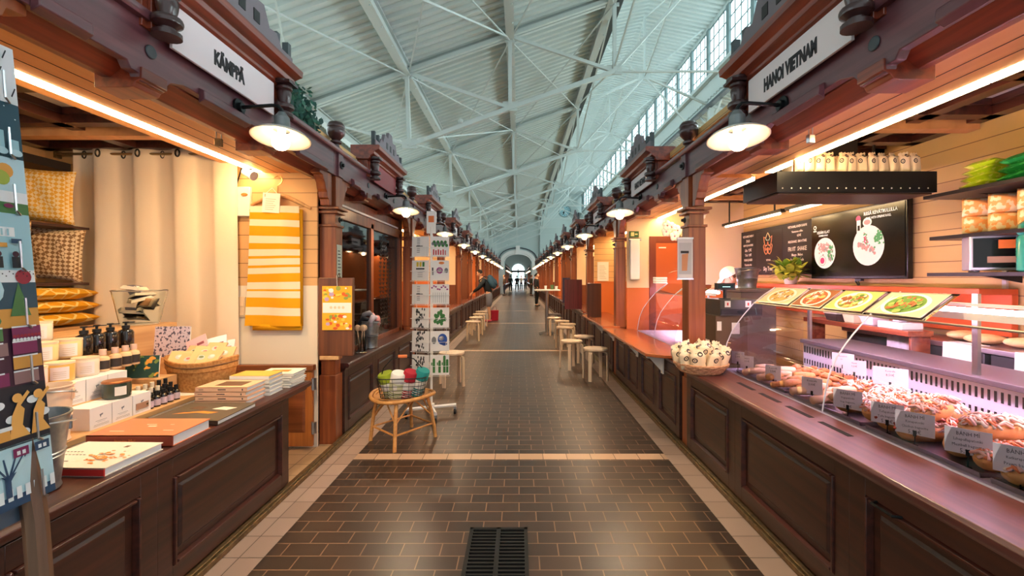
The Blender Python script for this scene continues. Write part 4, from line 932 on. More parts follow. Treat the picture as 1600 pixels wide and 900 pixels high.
# ------------------------------------------------------------------ deli stall: curved glass food case and what it holds
PURPLE = mat('case_led', (255,214,240), .5, em=LED_CASE, emc=(255,214,250))
DECKW = mat('case_deck_white', (226,220,234), .3)
SLAB = mat('case_slab', (84,76,80), .35)
CURVE = [(1.717,.745),(1.735,.86),(1.755,.95),(1.80,1.055),(1.845,1.12),(1.89,1.18),(1.98,1.285),(2.07,1.36),(2.16,1.42)]
def case(lab, ya, yb, splits, ytop, zb=.74):
    o = thing('display_case', lab, 'display case', (1.9, ya, zb), 0, 'curved glass food cases'); X0 = 1.9
    L_ = yb-ya
    t = MB(); t.box(1.72-X0,0,-.04,2.42-X0,L_,0); t.build('deck', DECKW, o)
    t = MB(); t.box(2.40-X0,0,0,2.44-X0,L_,.215,0); n = int(L_/.032)
    for k in range(n):
        for z0, z1 in ((.045,.085),(.135,.19)): t.box(2.398-X0,.02+k*.032,z0,2.40-X0,.032+k*.032,z1,1)
    t.box(2.36-X0,0,0,2.40-X0,L_,.014,2)
    t.build('slotted_back_panel', [DECKW, BLACK, mat('gasket', (52,54,58), .5)], o, sm=0)
    t = MB(); t.box(2.37-X0,0,.215,2.78-X0,L_,.245); t.box(2.44-X0,0,-.04,2.76-X0,L_,.215); t.build('rear_shelf', SLAB, o, bev=.003)
    ys = [0]+[s_-ya for s_ in splits]+[L_]
    for i in range(len(ys)-1):
        t = MB(); cv = CURVE[:7] if 1 else CURVE; v = []
        for (x, z) in cv: v += [(x-X0, ys[i]+.004, z-zb), (x-X0, ys[i+1]-.004, z-zb)]
        t.add(v, [(2*k,2*k+1,2*k+3,2*k+2) for k in range(len(cv)-1)]); t.build('front_glass', CGLASS, o, sm=60)
        for y in ((ys[i+1],) if i < len(ys)-2 else (ys[i+1],)):
            e = MB(); e.tube([(x-X0, y, z-zb) for x, z in CURVE], .0045, 6); e.build('glass_edge', mat('glass_edge_white', (226,226,236), .2), o)
    t = MB(); cv = CURVE; pts = [(x-X0, z-zb) for x, z in cv]+[(2.40-X0,1.42-zb),(2.40-X0,0)]
    t.add([(a, L_, b) for a, b in pts], [tuple(range(len(pts)))]); t.build('end_glass', CGLASS, o, sm=0)
    t = MB(); q0 = ytop-ya; t.add([(1.98-X0,q0,1.285-zb),(1.98-X0,L_,1.285-zb),(2.16-X0,L_,1.42-zb),(2.16-X0,q0,1.42-zb)], [(0,1,2,3)]); t.build('top_glass', CGLASS, o, sm=0)
    t = MB(); t.box(2.42-X0,0.02,.245,2.44-X0,.05,1.415-zb); t.box(2.42-X0,L_-.05,.245,2.44-X0,L_-.02,1.415-zb); t.box(2.42-X0,L_*.5,.245,2.44-X0,L_*.5+.03,1.415-zb); t.cyl((1.98-X0,0,1.285-zb),(1.98-X0,L_,1.285-zb),.006,n=6); t.build('support_posts', STEEL, o)
    t = MB(); t.box(2.195-X0,.02,1.36-zb,2.235-X0,L_-.02,1.375-zb,0); t.box(2.182-X0,.02,1.295-zb,2.186-X0,L_-.02,1.33-zb,0); t.box(2.182-X0,.02,1.33-zb,2.186-X0,.04,1.37-zb,0); t.box(2.182-X0,L_-.04,1.33-zb,2.186-X0,L_-.02,1.37-zb,0); t.cyl((2.215-X0,.03,1.335-zb),(2.215-X0,L_-.03,1.335-zb),.018,n=12,m=1); t.build('case_light', [WHITE, PURPLE], o, sm=0)  # thin lip beside the tube is added to keep its light off the worktop
    return o
case('curved glass food case with baguettes on the closest deli counter', .95, 3.78, [2.535], 2.19)
case('second curved glass food case behind the cracker basket', 4.95, 6.5, [5.7], 4.95)
# grab slots in the worktop and a spoon rest
SL = MB()
for y in (2.16, 2.45, 2.75, 3.05): 
    s_ = MB(); s_.box(1.585,y,.735,1.615,y+.22,.7364); tag(s_.build('air_slot', _M['pit_black'], sm=0), 'dark air slot in the wooden worktop, %s from the cracker basket' % {2.16: 'fourth', 2.45: 'third', 2.75: 'second', 3.05: 'first'}[y], 'slot', 'air slots in the worktop')
# pictures of dishes under the sloping top glass
def slope(u): return (1.99+(2.15-1.99)*u, 1.2965+(1.4165-1.2965)*u)
PIC = [mat('pic_bg', (226,196,160), .5), WHITE, mat('pic_noodle', (232,190,110), .6), mat('pic_green', (96,140,60), .6), mat('pic_red', (206,96,56), .6), mat('pic_brown', (150,86,46), .6), mat('pic_pale_green', (150,176,90), .6)]
random.seed(21)
for i, (y0, y1) in enumerate(((3.32,3.74),(2.97,3.29),(2.61,2.94),(2.22,2.58))):
    L_ = y1-y0; o = thing('dish_picture', ['food picture of pale noodles at the far end of the case top', 'food picture with an orange dish, second from the far end of the case top', 'food picture of a rice paper roll plate, third on the case top', 'food picture of a green salad bowl, largest and closest on the case top'][i], 'picture', (2.07, (y0+y1)/2, 1.356), 0, 'dish pictures on the case top', rot=(0,-math.atan2(.12,.16),0))
    t = MB(); t.box(-.098,-L_/2,0,.098,L_/2,.003,0)
    t.box(-.094,-L_/2+.004,.003,.094,L_/2-.004,.0035,[0,5,2,0][i]); t.disc((0,0,.0035), .088, 'z', .001, 1, 24, L_/.2*.88); t.disc((0,0,.0045), .075, 'z', .001, [2,4,2,3][i], 24, L_/.2*.85)
    for k in range(60):
        a_, r = random.uniform(0,2*PI), random.uniform(0,.066)
        t.disc((r*math.cos(a_), r*math.sin(a_)*L_/.2*.85, .0055+.0001*k), random.uniform(.008,.02), 'z', .0005, random.choice([[2,2,5,1],[4,2,5,1],[2,5,3,1],[3,6,4,6]][i]), 7, random.uniform(.5,1.6))
    t.build('print', PIC, o, sm=0)
    t = MB()
    for a in (-.098,.094): t.box(a,-L_/2,.0,a+.004,L_/2,.006)
    for b_ in (-L_/2, L_/2-.004): t.box(-.098,b_,0,.098,b_+.004,.006)
    t.build('frame', STEEL, o)
# trays
for i, (y0, y1, x0, x1) in enumerate(((2.95,3.6,1.75,2.05),(2.3,2.9,1.75,2.05),(1.7,2.26,1.75,2.05),(1.05,1.66,1.75,2.05),(2.95,3.6,2.08,2.35),(2.3,2.9,2.08,2.35),(1.3,2.2,2.08,2.35))):
    o = thing('food_tray', 'shallow dark steel tray under the %s food, %s' % (['rolled', 'golden baguette', 'filled baguette', 'closest baguette', 'meat', 'baguette', 'salad'][i], 'front row of the case' if i < 4 else 'rear row of the case'), 'tray', ((x0+x1)/2,(y0+y1)/2,.7405), 0, 'food trays in the glass case')
    w, d = (x1-x0)/2, (y1-y0)/2
    t = MB(); t.box(-w,-d,0,w,d,.004); 
    for s_ in (1,-1): t.prism([(s_*(w-.012),.004),(s_*w,.02),(s_*(w+.004),.02),(s_*w,0)], 'y', -d, d); t.box(-w,s_*d-.004*(s_>0),0,w,s_*d+.004*(s_<0),.018)
    t.build('tray', mat('tray_steel', (176,172,182), .35, .9), o)
# filled baguettes
BREAD = mat('bread_crust', (240,184,116), .55, noise=(214,146,80), nscale=14, bump=.15); FIL = [mat('fill_orange', (244,140,92), .5), mat('fill_pink', (250,196,182), .5), mat('fill_cream', (255,234,214), .5), mat('fill_red', (180,72,56), .5)]
def baguette(seed, wts, L_=.3, r=.056):
    random.seed(seed); o = thing('baguette', 'b', 'baguette')
    t = MB()
    def bread(sc, zoff, cut):
        def g(u, v):
            a = 2*PI*v; q_ = max(0, 1-abs(2*u-1)**2.6)**.5; rr = r*q_*sc*(1+.05*math.sin(14*u)); z = rr*math.sin(a)*.85
            return ((u-.5)*L_, rr*math.cos(a), max(z, -.03)+zoff if not cut else min(z, .02)+zoff)
        return g
    t.grid(bread(1,.034,True), 16, 14); t.build('bread', BREAD, o, sm=180)
    t = MB()
    for k in range(130):
        x = random.uniform(-.46,.46)*L_; q_ = max(.15, 1-abs(2*x/L_)**3); y = random.gauss(0,.5)*r*q_; y = max(-r, min(r, y))
        z = .05+random.uniform(0,.028)*q_; a_ = random.uniform(0,2*PI); l = random.uniform(.012,.034)
        t.tube([(x-l*math.cos(a_),y-l*math.sin(a_),z-.006),(x,y,z+.008),(x+l*math.cos(a_),y+l*math.sin(a_),z-.006)], random.uniform(.003,.0065), 5, random.choice(wts))
    t.build('filling', FIL, o, sm=180); return o
protoB = [baguette(1,[0,0,1,2,1]), baguette(2,[0,1,2,2,1]), baguette(3,[3,2,3,1,0])]
used = [False]*3
spots = []
for i, y in enumerate((1.18,1.33,1.48,1.63,1.78,1.93,2.08,2.22,2.37,2.52)): spots.append((1.91+.012*(i%3), y, .757, 'front row'))
for i, y in enumerate((1.25,1.42,1.6,2.36,2.52,2.68,2.84)): spots.append((2.2, y, .757, 'rear row'))
for i, y in enumerate((1.3,1.56,1.86,2.14)): spots.append((1.98, y, .838, 'top layer'))
cnt = {}
for i, (x, y, z, rw) in enumerate(spots):
    k = (2 if y in (2.08,2.22) else i % 2); cnt[rw] = cnt.get(rw, 0)+1
    lab = 'baguette filled with %s, %s from the open end in the %s' % ({0: 'orange shreds', 1: 'pale pink strips', 2: 'dark red strips'}[k], ORD[cnt[rw]-1], rw)
    rot = (0, random.uniform(-.06,.06), random.uniform(-.3,.3)+.25)
    if not used[k]: o = protoB[k]; used[k] = True; o.location = (x,y,z); o.rotation_euler = rot; o['label'] = lab
    else: o = dup(protoB[k], (x,y,z), rot=rot, label=lab)
    o['group'] = 'filled baguettes in the food case'; o.scale = (1.1,1.1,1.12)
# rolls, chicken pieces, wraps
ROLL = mat('roll_pastry', (236,176,112), .45, noise=(214,138,76), nscale=30)
n = 0
for j in range(3):
    for i in range(9):
        random.seed(n); x = 1.8+.1*j+random.uniform(-.01,.01); y = 2.66+.1*i
        if y > 3.62: continue
        t = MB(); rr = random.uniform(.02,.026); t.tube([(-.075,0,0),(-.068,0,0),(0,.003,.004),(.068,0,0),(.075,0,0)], [.006,rr,rr*1.05,rr,.006], 10)
        z = .749+rr+(.03 if (i+j) % 2 else 0)
        tag(t.build('spring_roll', ROLL if (i//3) % 2 else mat('roll_pale', (244,200,160), .45), sm=180, loc=(x,y,z), rot=(0,random.uniform(-.03,.03),random.uniform(-.3,.3)+.2)), 'golden fried roll, %s along the %s in the far half of the case' % (ORD[i], ['front row','middle row','rear row'][j]), 'roll', 'fried rolls in the food case'); n += 1
for i in range(24):
    random.seed(100+i); t = MB(); r = random.uniform(.022,.036); t.ball((0,0,0), (r*1.4, r, r*.8), 10, 6)
    for k in range(len(t.v)): a = t.v[k]; f_ = 1+.18*math.sin(a[0]*160+i)*math.cos(a[1]*130+a[2]*90); t.v[k] = (a[0]*f_, a[1]*f_, a[2]*f_)
    row, c_ = divmod(i, 6)
    tag(t.build('fried_piece', [mat('fried_chicken', (222,140,84), .5, noise=(180,96,52), nscale=40)], sm=180, loc=(2.12+.06*row+random.uniform(-.01,.01), 2.99+.1*c_+random.uniform(-.015,.015), .778+.018*(row%2)), rot=(0,0,random.uniform(0,3))), 'fried chicken piece, %s from the slotted window end in the %s row of its tray' % (ORD[c_], ORD[row]), 'chicken', 'fried chicken pieces in the far tray')
# salad in a clear box
o = thing('salad_box', 'clear plastic box heaped with pink shredded salad at the back of the case', 'food box', (2.2, 1.98, .7605), .1)
t = MB(); t.prism([(-.11,-.17),(.11,-.17),(.11,.17),(-.11,.17)], 'z', -.015, -.012); 
for s_ in (1,-1): t.add([(s_*.11,-.17,-.015),(s_*.11,.17,-.015),(s_*.13,.19,.075),(s_*.13,-.19,.075)], [(0,1,2,3)]); t.add([(-.11,s_*.17,-.015),(.11,s_*.17,-.015),(.13,s_*.19,.075),(-.13,s_*.19,.075)], [(0,1,2,3)])
t.build('box', TGLASS, o, sm=0)
t = MB(); random.seed(9)
t.ball((0,0,.03), (.1,.155,.04), 16, 8, 1)
for k in range(220):
    x, y = random.uniform(-.1,.1), random.uniform(-.16,.16); z = .045+.05*(1-(x/.12)**2)*(1-(y/.18)**2)+random.uniform(-.01,.01); a_ = random.uniform(0,2*PI); l = random.uniform(.02,.04)
    t.tube([(x-l*math.cos(a_),y-l*math.sin(a_),z-.008),(x,y,z+.006),(x+l*math.cos(a_),y+l*math.sin(a_),z-.008)], .0035, 4, random.choice([0,1,1,2]))
s_ = t.build('shredded_salad', FIL, o, sm=180); s_['kind'] = 'stuff'
# price signs
CARDM = mat('card_lilac_white', (236,230,238), .6)
def sign(lab, x, y, z, lines, w=.135, h=.1, rz=-.85):
    o = thing('price_sign', lab, 'price sign', (x, y, .7445), 0, 'handwritten price cards in the case', rot=(0,0,rz))
    t = MB(); zc = z-.7445; t.box(-w/2,-.0012,zc-h/2,w/2,.0012,zc+h/2)
    k = 0; zz_ = zc+h*.30
    for s_, sz in lines:
        text_into(t, s_, sz, T(0,-.0016,zz_) @ R(-.04,'Y') @ R(PI/2,'X'), 1, sx=.8); zz_ -= h*.225
    t.build('card', [CARDM, mat('blue_black_ink', (54,52,76), .7)], o, sm=0)
    t = MB(); t.cyl((0,.003,.0),(0,.003,zc-h*.2),.0022,n=6); t.box(-.006,-.004,zc-h*.56,.006,.005,zc-h*.3); t.ball((0,.003,.004),(.014,.014,.004),10,4); t.build('spike_clip', BLACKM, o)
    return o
BM = [('BÁNH MÌ', .021)]
sign('price card for meatball baguettes, closest full card in the case', 1.775, 1.772, .85, BM+[('Lihapullapatonki', .016), ('Meatball baguette', .016), ('5,90€', .024)])
sign('price card for chicken baguettes with 5,90€', 1.775, 2.01, .845, BM+[('Kanapatonki', .016), ('Chicken baguette', .016), ('5,90€', .024)])
sign('price card for tofu baguettes, beside the chicken card', 1.775, 2.16, .845, BM+[('Tofupatonki', .016), ('Tofu baguette', .016), ('5,90€', .024)], w=.125)
sign('price card over the golden rolls, just nearer than the glass joint', 1.775, 2.42, .843, BM+[('Vegepatonki', .015), ('Veg. baguette', .015), ('5,90€', .02)], w=.13)
sign('price card cut by the right picture edge', 1.775, 1.586, .85, BM+[('Katkaraputonki', .014), ('Prawn baguette', .016), ('5,90€', .024)])
sign('small price card just behind the glass joint', 1.775, 2.715, .845, [('Kevätrulla', .016), ('3,00€', .02)], w=.11)
sign('small price card in the middle of the far case half', 1.775, 3.13, .838, [('Kevätrulla', .016), ('2,50€', .02)], w=.1)
sign('price card second from the far glass end', 1.78, 3.50, .84, [('Sämpylä', .016), ('3,50€', .02)], w=.1)
sign('price card at the far glass end of the case', 1.78, 3.645, .85, [('Keksit', .016), ('2,90€', .02)], w=.1)
sign('tilted price card at the slotted panel, behind the glass joint', 2.27, 3.14, .92, [('Kanasiivet', .015), ('10 kpl', .015)], w=.13)
sign('price card in front of the tilted card at the slotted panel', 2.26, 3.02, .895, [('Kanaa', .015), ('9,50€', .017)], w=.13)
sign('wide price card alone against the slotted panel', 2.27, 2.74, .895, [('Kesärulla', .016), ('8,50€', .022)], w=.17, h=.11)
# cracker bags in a basket
BAG = pat('swirl_bag', 'rings', (246,222,190), (52,40,40), 17, .3)
def cracker_bag():
    o = thing('cracker_bag', 'b', 'bag'); t = MB()
    def g(s_):
        def f(u, v):
            a, b_ = 2*u-1, v; pin = 1-.45*max(0, (b_-.72)/.28)*(1 if b_ < .9 else .4); e = max(0, (1-a**4)*(1-(2*b_-1)**6))**.6*(1 if b_ < .8 else .35)
            return (a*.05*pin, s_*.032*e, b_*.16+.004*math.sin(9*a)*(b_ > .85))
        return f
    t.grid(g(1), 10, 14); t.grid(g(-1), 10, 14); t.build('wrapper', BAG, o, sm=180)
    t = MB(); t.tube([(.022*math.cos(q_),.012*math.sin(q_),.134) for q_ in [2*PI*j/12 for j in range(12)]], .0035, 5, closed=True); t.build('tie', mat('gold_tie', (206,170,110), .3, .6), o); return o
pb = cracker_bag(); first = True
bk = thing('wicker_basket', 'round shallow wicker basket of cracker bags on the counter by the post', 'basket', (1.475, 3.64, .7355))
t = MB(); t.lathe([(.001,0),(.15,0),(.16,.01),(.205,.07),(.215,.08),(.205,.085),(.195,.075),(.15,.015),(.001,.012)], n=30); t.build('basket_bowl', mat('wicker', (226,176,140), .7, noise=(180,126,92), nscale=70, bump=.5), bk)
for k in range(4): t = MB(); t.tube([((.165+.014*k)*math.cos(q_),(.165+.014*k)*math.sin(q_),.018+.018*k+.004*math.sin(q_*15+k*3)) for q_ in [2*PI*j/60 for j in range(60)]], .0065, 5, closed=True); t.build('wicker_strand', _M['wicker'], bk)
bs = [(-.13,-.06,.06),(-.06,-.12,.05),(.03,-.13,.05),(.11,-.08,.06),(-.14,.04,.07),(.14,.02,.06),(-.05,-.02,.08),(.04,-.03,.09),(-.07,.09,.08),(.05,.08,.09),(.0,.02,.12),(.1,-.0,.1),(-.1,.0,.11),(-.01,-.07,.12)]
for i, (x, y, z) in enumerate(bs):
    rot = (-y*2.2, x*2.2, random.uniform(-.5,.5)+(0 if i < 7 else .6)); loc = (1.475+x, 3.64+y, .7355+z*.75); lab = 'swirl printed cracker bag, %s counted around the wicker basket' % ORD[i]
    if first: o = pb; first = False; o.location = loc; o.rotation_euler = rot; o['label'] = lab
    else: o = dup(pb, loc, rot=rot, label=lab)
    o['group'] = 'cracker bags in the wicker basket'; o.scale = (1.15,1.15,1.1)
# hood with the row of cracker bags above
hd = thing('extractor_hood', 'long black extractor hood hanging over the deli counter', 'hood', (2.42, 3.3, 2.13))
t = MB(); t.box(-.52,0,0,.66,.5,.155); t.box(-.5,.02,-.012,.64,.48,0,1)
for k in range(17): t.cyl((-.48+.067*k,-.003,.03),(-.48+.067*k,.0,.03),.006,n=8,m=2)
t.build('hood_body', [mat('hood_black', (30,32,38), .3, .4), mat('hood_under', (70,50,36), .5), WHITE], hd, bev=.004)
t = MB(); t.box(-.2,.3,.155,.3,.48,.56); t.build('duct', mat('duct_dark', (50,42,36), .5), hd)
for i in range(24):
    r_, c_ = divmod(i, 12); loc = (2.1+.08*c_+.04*r_, 3.37+.085*r_, 2.289)
    o = dup(pb, loc, rot=(random.uniform(-.1,.1),random.uniform(-.15,.15),random.uniform(-.4,.4)), label='swirl cracker bag %s along the %s row on top of the black hood' % (ORD[c_], ['front','rear'][r_]), group='cracker bags on the hood', scale=(.76,.9,.95))
# TV, menu board, battens
tv = thing('television', 'black wall television showing two plates of food', 'television', (3.345, 4.425, 1.835))
t = MB(); t.box(-.05,-.625,-.345,-.0,.625,.345); t.build('casing', mat('tv_black', (14,14,16), .25), tv, bev=.006)
t = MB(); t.box(-.054,-.605,-.32,-.05,.605,.325,0)
SCRW = mat('screen_white', (214,222,220), .3, em=.12, emc=(210,220,220)); SCP = mat('screen_pink', (214,60,110), .3, em=.2); SCG = mat('screen_green', (70,150,90), .3, em=.12); SCM = mat('screen_meat', (200,140,140), .3, em=.12)
def sdisc(y, z, r, m, k, n=24, sq=1): t.disc((-.0542-.0006*k,y,z), r, 'x', -.0004, m, n, sq)
sdisc(.40,-.07,.165,1,0,28); sdisc(-.20,-.03,.19,1,0,28)
random.seed(31)
for k in range(46):
    sdisc(.42+random.gauss(0,.045), -.015+random.gauss(0,.022), random.uniform(.008,.018), 4 if k%3 else 5, 1+k*.05, 8)
    sdisc(.31+random.gauss(0,.022), -.07+random.gauss(0,.05), random.uniform(.006,.013), 3 if k%3 else 5, 1+k*.05, 7, 1.6)
    sdisc(-.13+.02*(k%7), 0, .004, 4, 1, 5) if 0 else None
    f_ = random.uniform(-1,1); sdisc(-.18-.1*f_, -.045-.035*f_+random.gauss(0,.012), random.uniform(.008,.018), 4 if k%4 else 5, 1+k*.05, 8)
    sdisc(-.32+random.gauss(0,.025), .035+random.gauss(0,.03), random.uniform(.006,.014), 3, 1+k*.05, 7)
    sdisc(-.17+random.gauss(0,.012), .03+random.gauss(0,.04), random.uniform(.004,.009), 2 if k%2 else 3, 1+k*.05, 7)
sdisc(.43,-.15,.055,5,4,20); sdisc(.43,-.15,.05,1,5,20); sdisc(.43,-.15,.034,2,6,16)
sdisc(-.08,.235,.03,2,0); t.box(-.0548,-.11,.1,-.0544,-.06,.22,1); t.box(-.0552,-.1,.12,-.0548,-.07,.17,0); sdisc(-.19,.19,.055,1,0,16,.8); sdisc(-.19,.19,.04,4,1,12,.6)
for s_, sz, y, z in (('RIISIÄ KEVÄTRULLILLA', .045, -.34, .27), ('RICE WITH SPRING ROLL', .03, -.32, .225), ('KESÄRULLAT', .04, .42, .155), ('SUMMER ROLLS', .024, .42, .12)):
    text_into(t, s_, sz, T(-.0556,y,z) @ Matrix(((0,0,-1,0),(-1,0,0,0),(0,1,0,0),(0,0,0,1))), 1, bold=.001, sx=.85)
t.disc((-.0545,.555,.215), .026, 'x', -.0006, 1, 6); t.disc((-.0551,.555,.215), .015, 'x', -.0006, 0, 6); t.box(-.056,.53,.17,-.0545,.58,.185,1)
t.build('screen', [mat('screen_black', (12,11,11), .16, spec=.4), SCRW, SCP, SCG, SCM, mat('screen_grey', (150,140,140), .3, em=.08)], tv, sm=0)
t = MB(); t.box(-.03,-.08,-.37,-.0,.0,-.345); t.tube([(-.02,-.03,-.36),(-.03,-.06,-.40),(-.015,-.03,-.41),(-.02,.0,-.37)], .007, 6); t.build('cable', BLACK, tv)
mb_ = thing('menu_board', 'black chalk menu board with a lotus outline logo', 'menu board', (3.345, 5.88, 1.855)); mb_.scale = (1, .92, 1)
t = MB(); t.box(-.025,-.88,-.315,0,.88,.315,0); t.box(-.027,-.25,-.31,-.025,.42,.27,2)
MX = Matrix(((0,0,-1,0),(-1,0,0,0),(0,1,0,0),(0,0,0,1)))
def mtxt(s_, sz, y, z, sx=.9, bold=.001): text_into(t, s_, sz, T(-.0275,y,z) @ MX, 1, bold=bold, sx=sx)
for s_, sz, y, z in (('VIETNAMESE MENU', .042, .66, .24), ('PHO', .06, .66, .17), ('KEITOT JA NUUDELI', .036, .66, .11), ('Liha  9,5€', .055, .66, .04), ('Tofu  9,0€', .05, .66, -.03), ('KANA JA RIISI', .045, .66, -.1), ('Paistettu riisi', .045, .66, -.17), ('Kevätrullat', .045, .66, -.24),
    ('Sky Tran', .075, .1, -.235), ('VIETNAM', .03, .09, -.12), ('VIETNAMILAINEN KAHVI', .04, -.58, .26), ('Vietnamese coffee', .035, -.58, .2), ('4,50€', .04, -.62, .15), ('MILKSHAKE  SMOOTHIE', .04, -.58, .08), ('FRUIT  SHAKE', .07, -.58, -.01), ('Mango  Melon', .045, -.58, -.08), ('Papaya  Avocado', .045, -.58, -.14), ('Banana  Coconut', .045, -.58, -.2)): mtxt(s_, sz, y, z)
def logo(pts, m): t.tube([(-.029, .1+a*.17, .075+b_*.17) for a, b_ in pts], .0055, 5, m)
logo([(-.32,.6),(-.15,.85),(0,1.0),(.15,.85),(.32,.6)], 4); logo([(-.3,.55),(-.2,.42),(.2,.42),(.3,.55)], 5); logo([(-.36,.6),(-.62,.72),(-.55,.3),(-.4,.0),(-.1,.05),(0,.3),(.1,.05),(.4,0),(.55,.3),(.62,.72),(.36,.6)], 3)
for s_ in (1,-1): logo([(s_*.05,-.15),(s_*.05,-.5),(s_*.12,-.62),(s_*.3,-.68),(s_*.5,-.5),(s_*.66,-.05),(s_*.58,.1)], 3); logo([(s_*.12,.0),(s_*.35,-.02),(s_*.42,-.2),(s_*.3,-.38),(s_*.2,-.3),(s_*.25,-.2)], 3)
t.build('board', [mat('chalkboard', (30,26,26), .55), mat('chalk', (236,226,214), .8), mat('board_centre', (22,18,22), .4), mat('logo_copper', (226,150,110), .4), mat('logo_gold', (226,206,150), .4), mat('logo_green', (170,206,190), .4)], mb_, sm=0)
for i, (x, y, l) in enumerate(((3.0,3.68,1.27),(3.0,5.15,1.35))):
    o = thing('ceiling_batten', ['LED tube in a dark holder above the television', 'LED tube in a dark holder above the menu board'][i], 'strip light', (x, y, 2.25), 0, 'tubes at the deli back wall')
    t = MB(); t.box(-.03,-.06,0,.03,l+.06,.035); t.box(-.006,.1,.035,.006,.12,.49); t.box(-.006,l-.12,.035,.006,l-.1,.49); t.build('holder', BLACK, o)
    t = MB(); t.cyl((0,0,-.012),(0,l,-.012),.013,n=10); t.build('tube', mat('tube_glow', (255,232,200), .5, em=LED*.4, emc=(255,220,180)), o)
# ledge, plant, shelves, microwave
lg = tag(MB().box(3.08,3.0,1.385,3.345,6.75,1.425).box(3.3,3.0,1.1,3.345,6.75,1.385).build('wall_ledge', mat('orange_ledge', (196,84,40), .4), bev=.003), 'orange red ledge along the back wall under the television', 'ledge')
def leafy(o, n, r, h, mats, ll=.12, seed=1, base=0):
    random.seed(seed); t = MB()
    for k in range(n):
        a_ = random.uniform(0,2*PI); el = random.uniform(.2,1.3); l = random.uniform(.6,1)*ll; st = Vector((random.uniform(-r,r)*.4, random.uniform(-r,r)*.4, base+random.uniform(0,h)))
        d = Vector((math.cos(a_)*math.cos(el), math.sin(a_)*math.cos(el), math.sin(el))); s_ = d.cross(Vector((0,0,1))).normalized(); w = l*.16; P = []
        for j in range(5):
            f_ = j/4; c = st+d*l*f_+Vector((0,0,-.35*l*f_*f_)); ww = w*math.sin(PI*(.08+.9*f_)); P += [c-s_*ww, c+s_*ww]
        t.add(P, [(2*j,2*j+1,2*j+3,2*j+2) for j in range(4)], random.randrange(len(mats)))
    return t.build('foliage', mats, o, sm=180)
GR = [mat('leaf_green', (110,150,46), .5), mat('leaf_yellow', (196,196,70), .5), mat('leaf_dark', (60,96,40), .5)]
pl = thing('potted_plant', 'bushy yellow green plant on the ledge by the menu board', 'plant', (3.15, 5.2, 1.426))
t = MB(); t.lathe([(.001,0),(.06,0),(.08,.1),(.072,.1),(.06,.02),(.001,.02)], n=18); t.build('pot', mat('pot_white', (220,200,180), .5), pl)
leafy(pl, 150, .2, .16, [GR[0], GR[1], GR[1]], .27, 3, .04)
def wshelf(lab, y0, y1, z, x0=2.93):
    o = thing('steel_shelf', lab, 'shelf', (x0, y0, z), 0, 'dark shelves on the deli wall'); w = 3.338-x0
    t = MB(); t.box(0,0,-.025,w,y1-y0,0); t.build('board', mat('dark_steel_shelf', (50,46,46), .35, .5), o, bev=.002)
    for y in (.3, y1-y0-.25): t = MB(); t.prism([(w,-.025),(w,-.07),(.2,-.03),(.15,-.025)], 'y', y, y+.012); t.build('bracket', BLACKM, o)
    return o
wshelf('dark wall shelf carrying the green packets', 2.35, 3.25, 2.09); wshelf('dark wall shelf carrying the noodle packets', 2.35, 3.2, 1.79); wshelf('dark wall shelf under the microwave', 2.35, 3.22, 1.535)
up = MB(); up.box(3.33,3.06,1.05,3.344,3.09,2.3); up.box(3.33,2.7,1.05,3.344,2.73,2.3); tag(up.build('shelf_upright', STEEL), 'steel wall rails behind the dark deli shelves', 'rail')
mw = thing('microwave', 'silver microwave with dark window on the deli wall shelf', 'microwave', (3.10, 2.83, 1.5355), -.55)
t = MB(); t.box(-.19,-.02,.012,.19,.14,.235); 
for x in (-.15,.15): t.box(x-.015,.0,0,x+.015,.12,.012)
t.build('casing', mat('silver_casing', (206,200,206), .3, .6), mw, bev=.006)
t = MB(); t.box(-.175,-.032,.03,.115,-.02,.218); t.box(-.11,-.034,.06,.05,-.032,.1,1); t.box(-.06,-.034,.15,.1,-.032,.205,2); t.build('door', [mat('oven_glass', (16,14,14), .12), mat('oven_reflect', (140,110,90), .4), mat('oven_orange', (226,120,50), .4)], mw)
t = MB(); t.cyl((.128,-.045,.04),(.128,-.045,.21),.007,n=8); t.box(.124,-.045,.05,.132,-.02,.06); t.box(.124,-.045,.19,.132,-.02,.2); t.build('handle', STEEL, mw)
t = MB(); t.box(.14,-.028,.03,.182,-.02,.218); t.build('control_panel', BLACK, mw)
def packet(lab, loc, w, h, d, c, grp, c2=None, seed=0, rot=(0,0,0)):
    t = MB()
    def g(s_): return lambda u, v: ((2*u-1)*w/2, s_*d/2*max(0,(1-(2*u-1)**4)*(1-(2*v-1)**4))**.5, v*h)
    t.grid(g(1),8,8); t.grid(g(-1),8,8)
    tag(t.build('packet', pat('packet_%s' % (str(c)+str(c2)), 'blotch', c, c2 or tuple(int(x*.7) for x in c), 30, .3, ratio=.55), sm=180, loc=loc, rot=rot), lab, 'packet', grp)
for i in range(4): packet('lime green packet, %s of the stack on the top deli shelf' % ['bottom', 'second', 'third', 'topmost'][i], (3.12,3.08,2.115+.045*i), .2, .17, .05, (190,216,40), 'lime green packets', (226,230,120), rot=(PI/2-.1,0,.1*i))
for i in range(6): packet('dark green packet, %s of the %s stack on the top deli shelf' % (['bottom','middle','topmost'][i%3], ['first','second'][i//3]), (3.12,2.84-.2*(i//3),2.115+.055*(i%3)), .2, .2, .06, (30,130,60), 'dark green packets', (70,180,90), rot=(PI/2-.1,0,.08*i))
for i in range(6): packet('noodle packet, %s in the %s layer on the second deli shelf' % (ORD[i%3], ['lower','upper'][i//3]), (3.1,3.02-.17*(i%3),1.7905+.125*(i//3)), .17, .125, .1, (232,160,90), 'noodle packets', (226,206,160), rot=(0,0,-.5))
b = thing('green_bottle', 'big green plastic bottle beside the microwave', 'bottle', (3.02, 2.62, 1.5355))
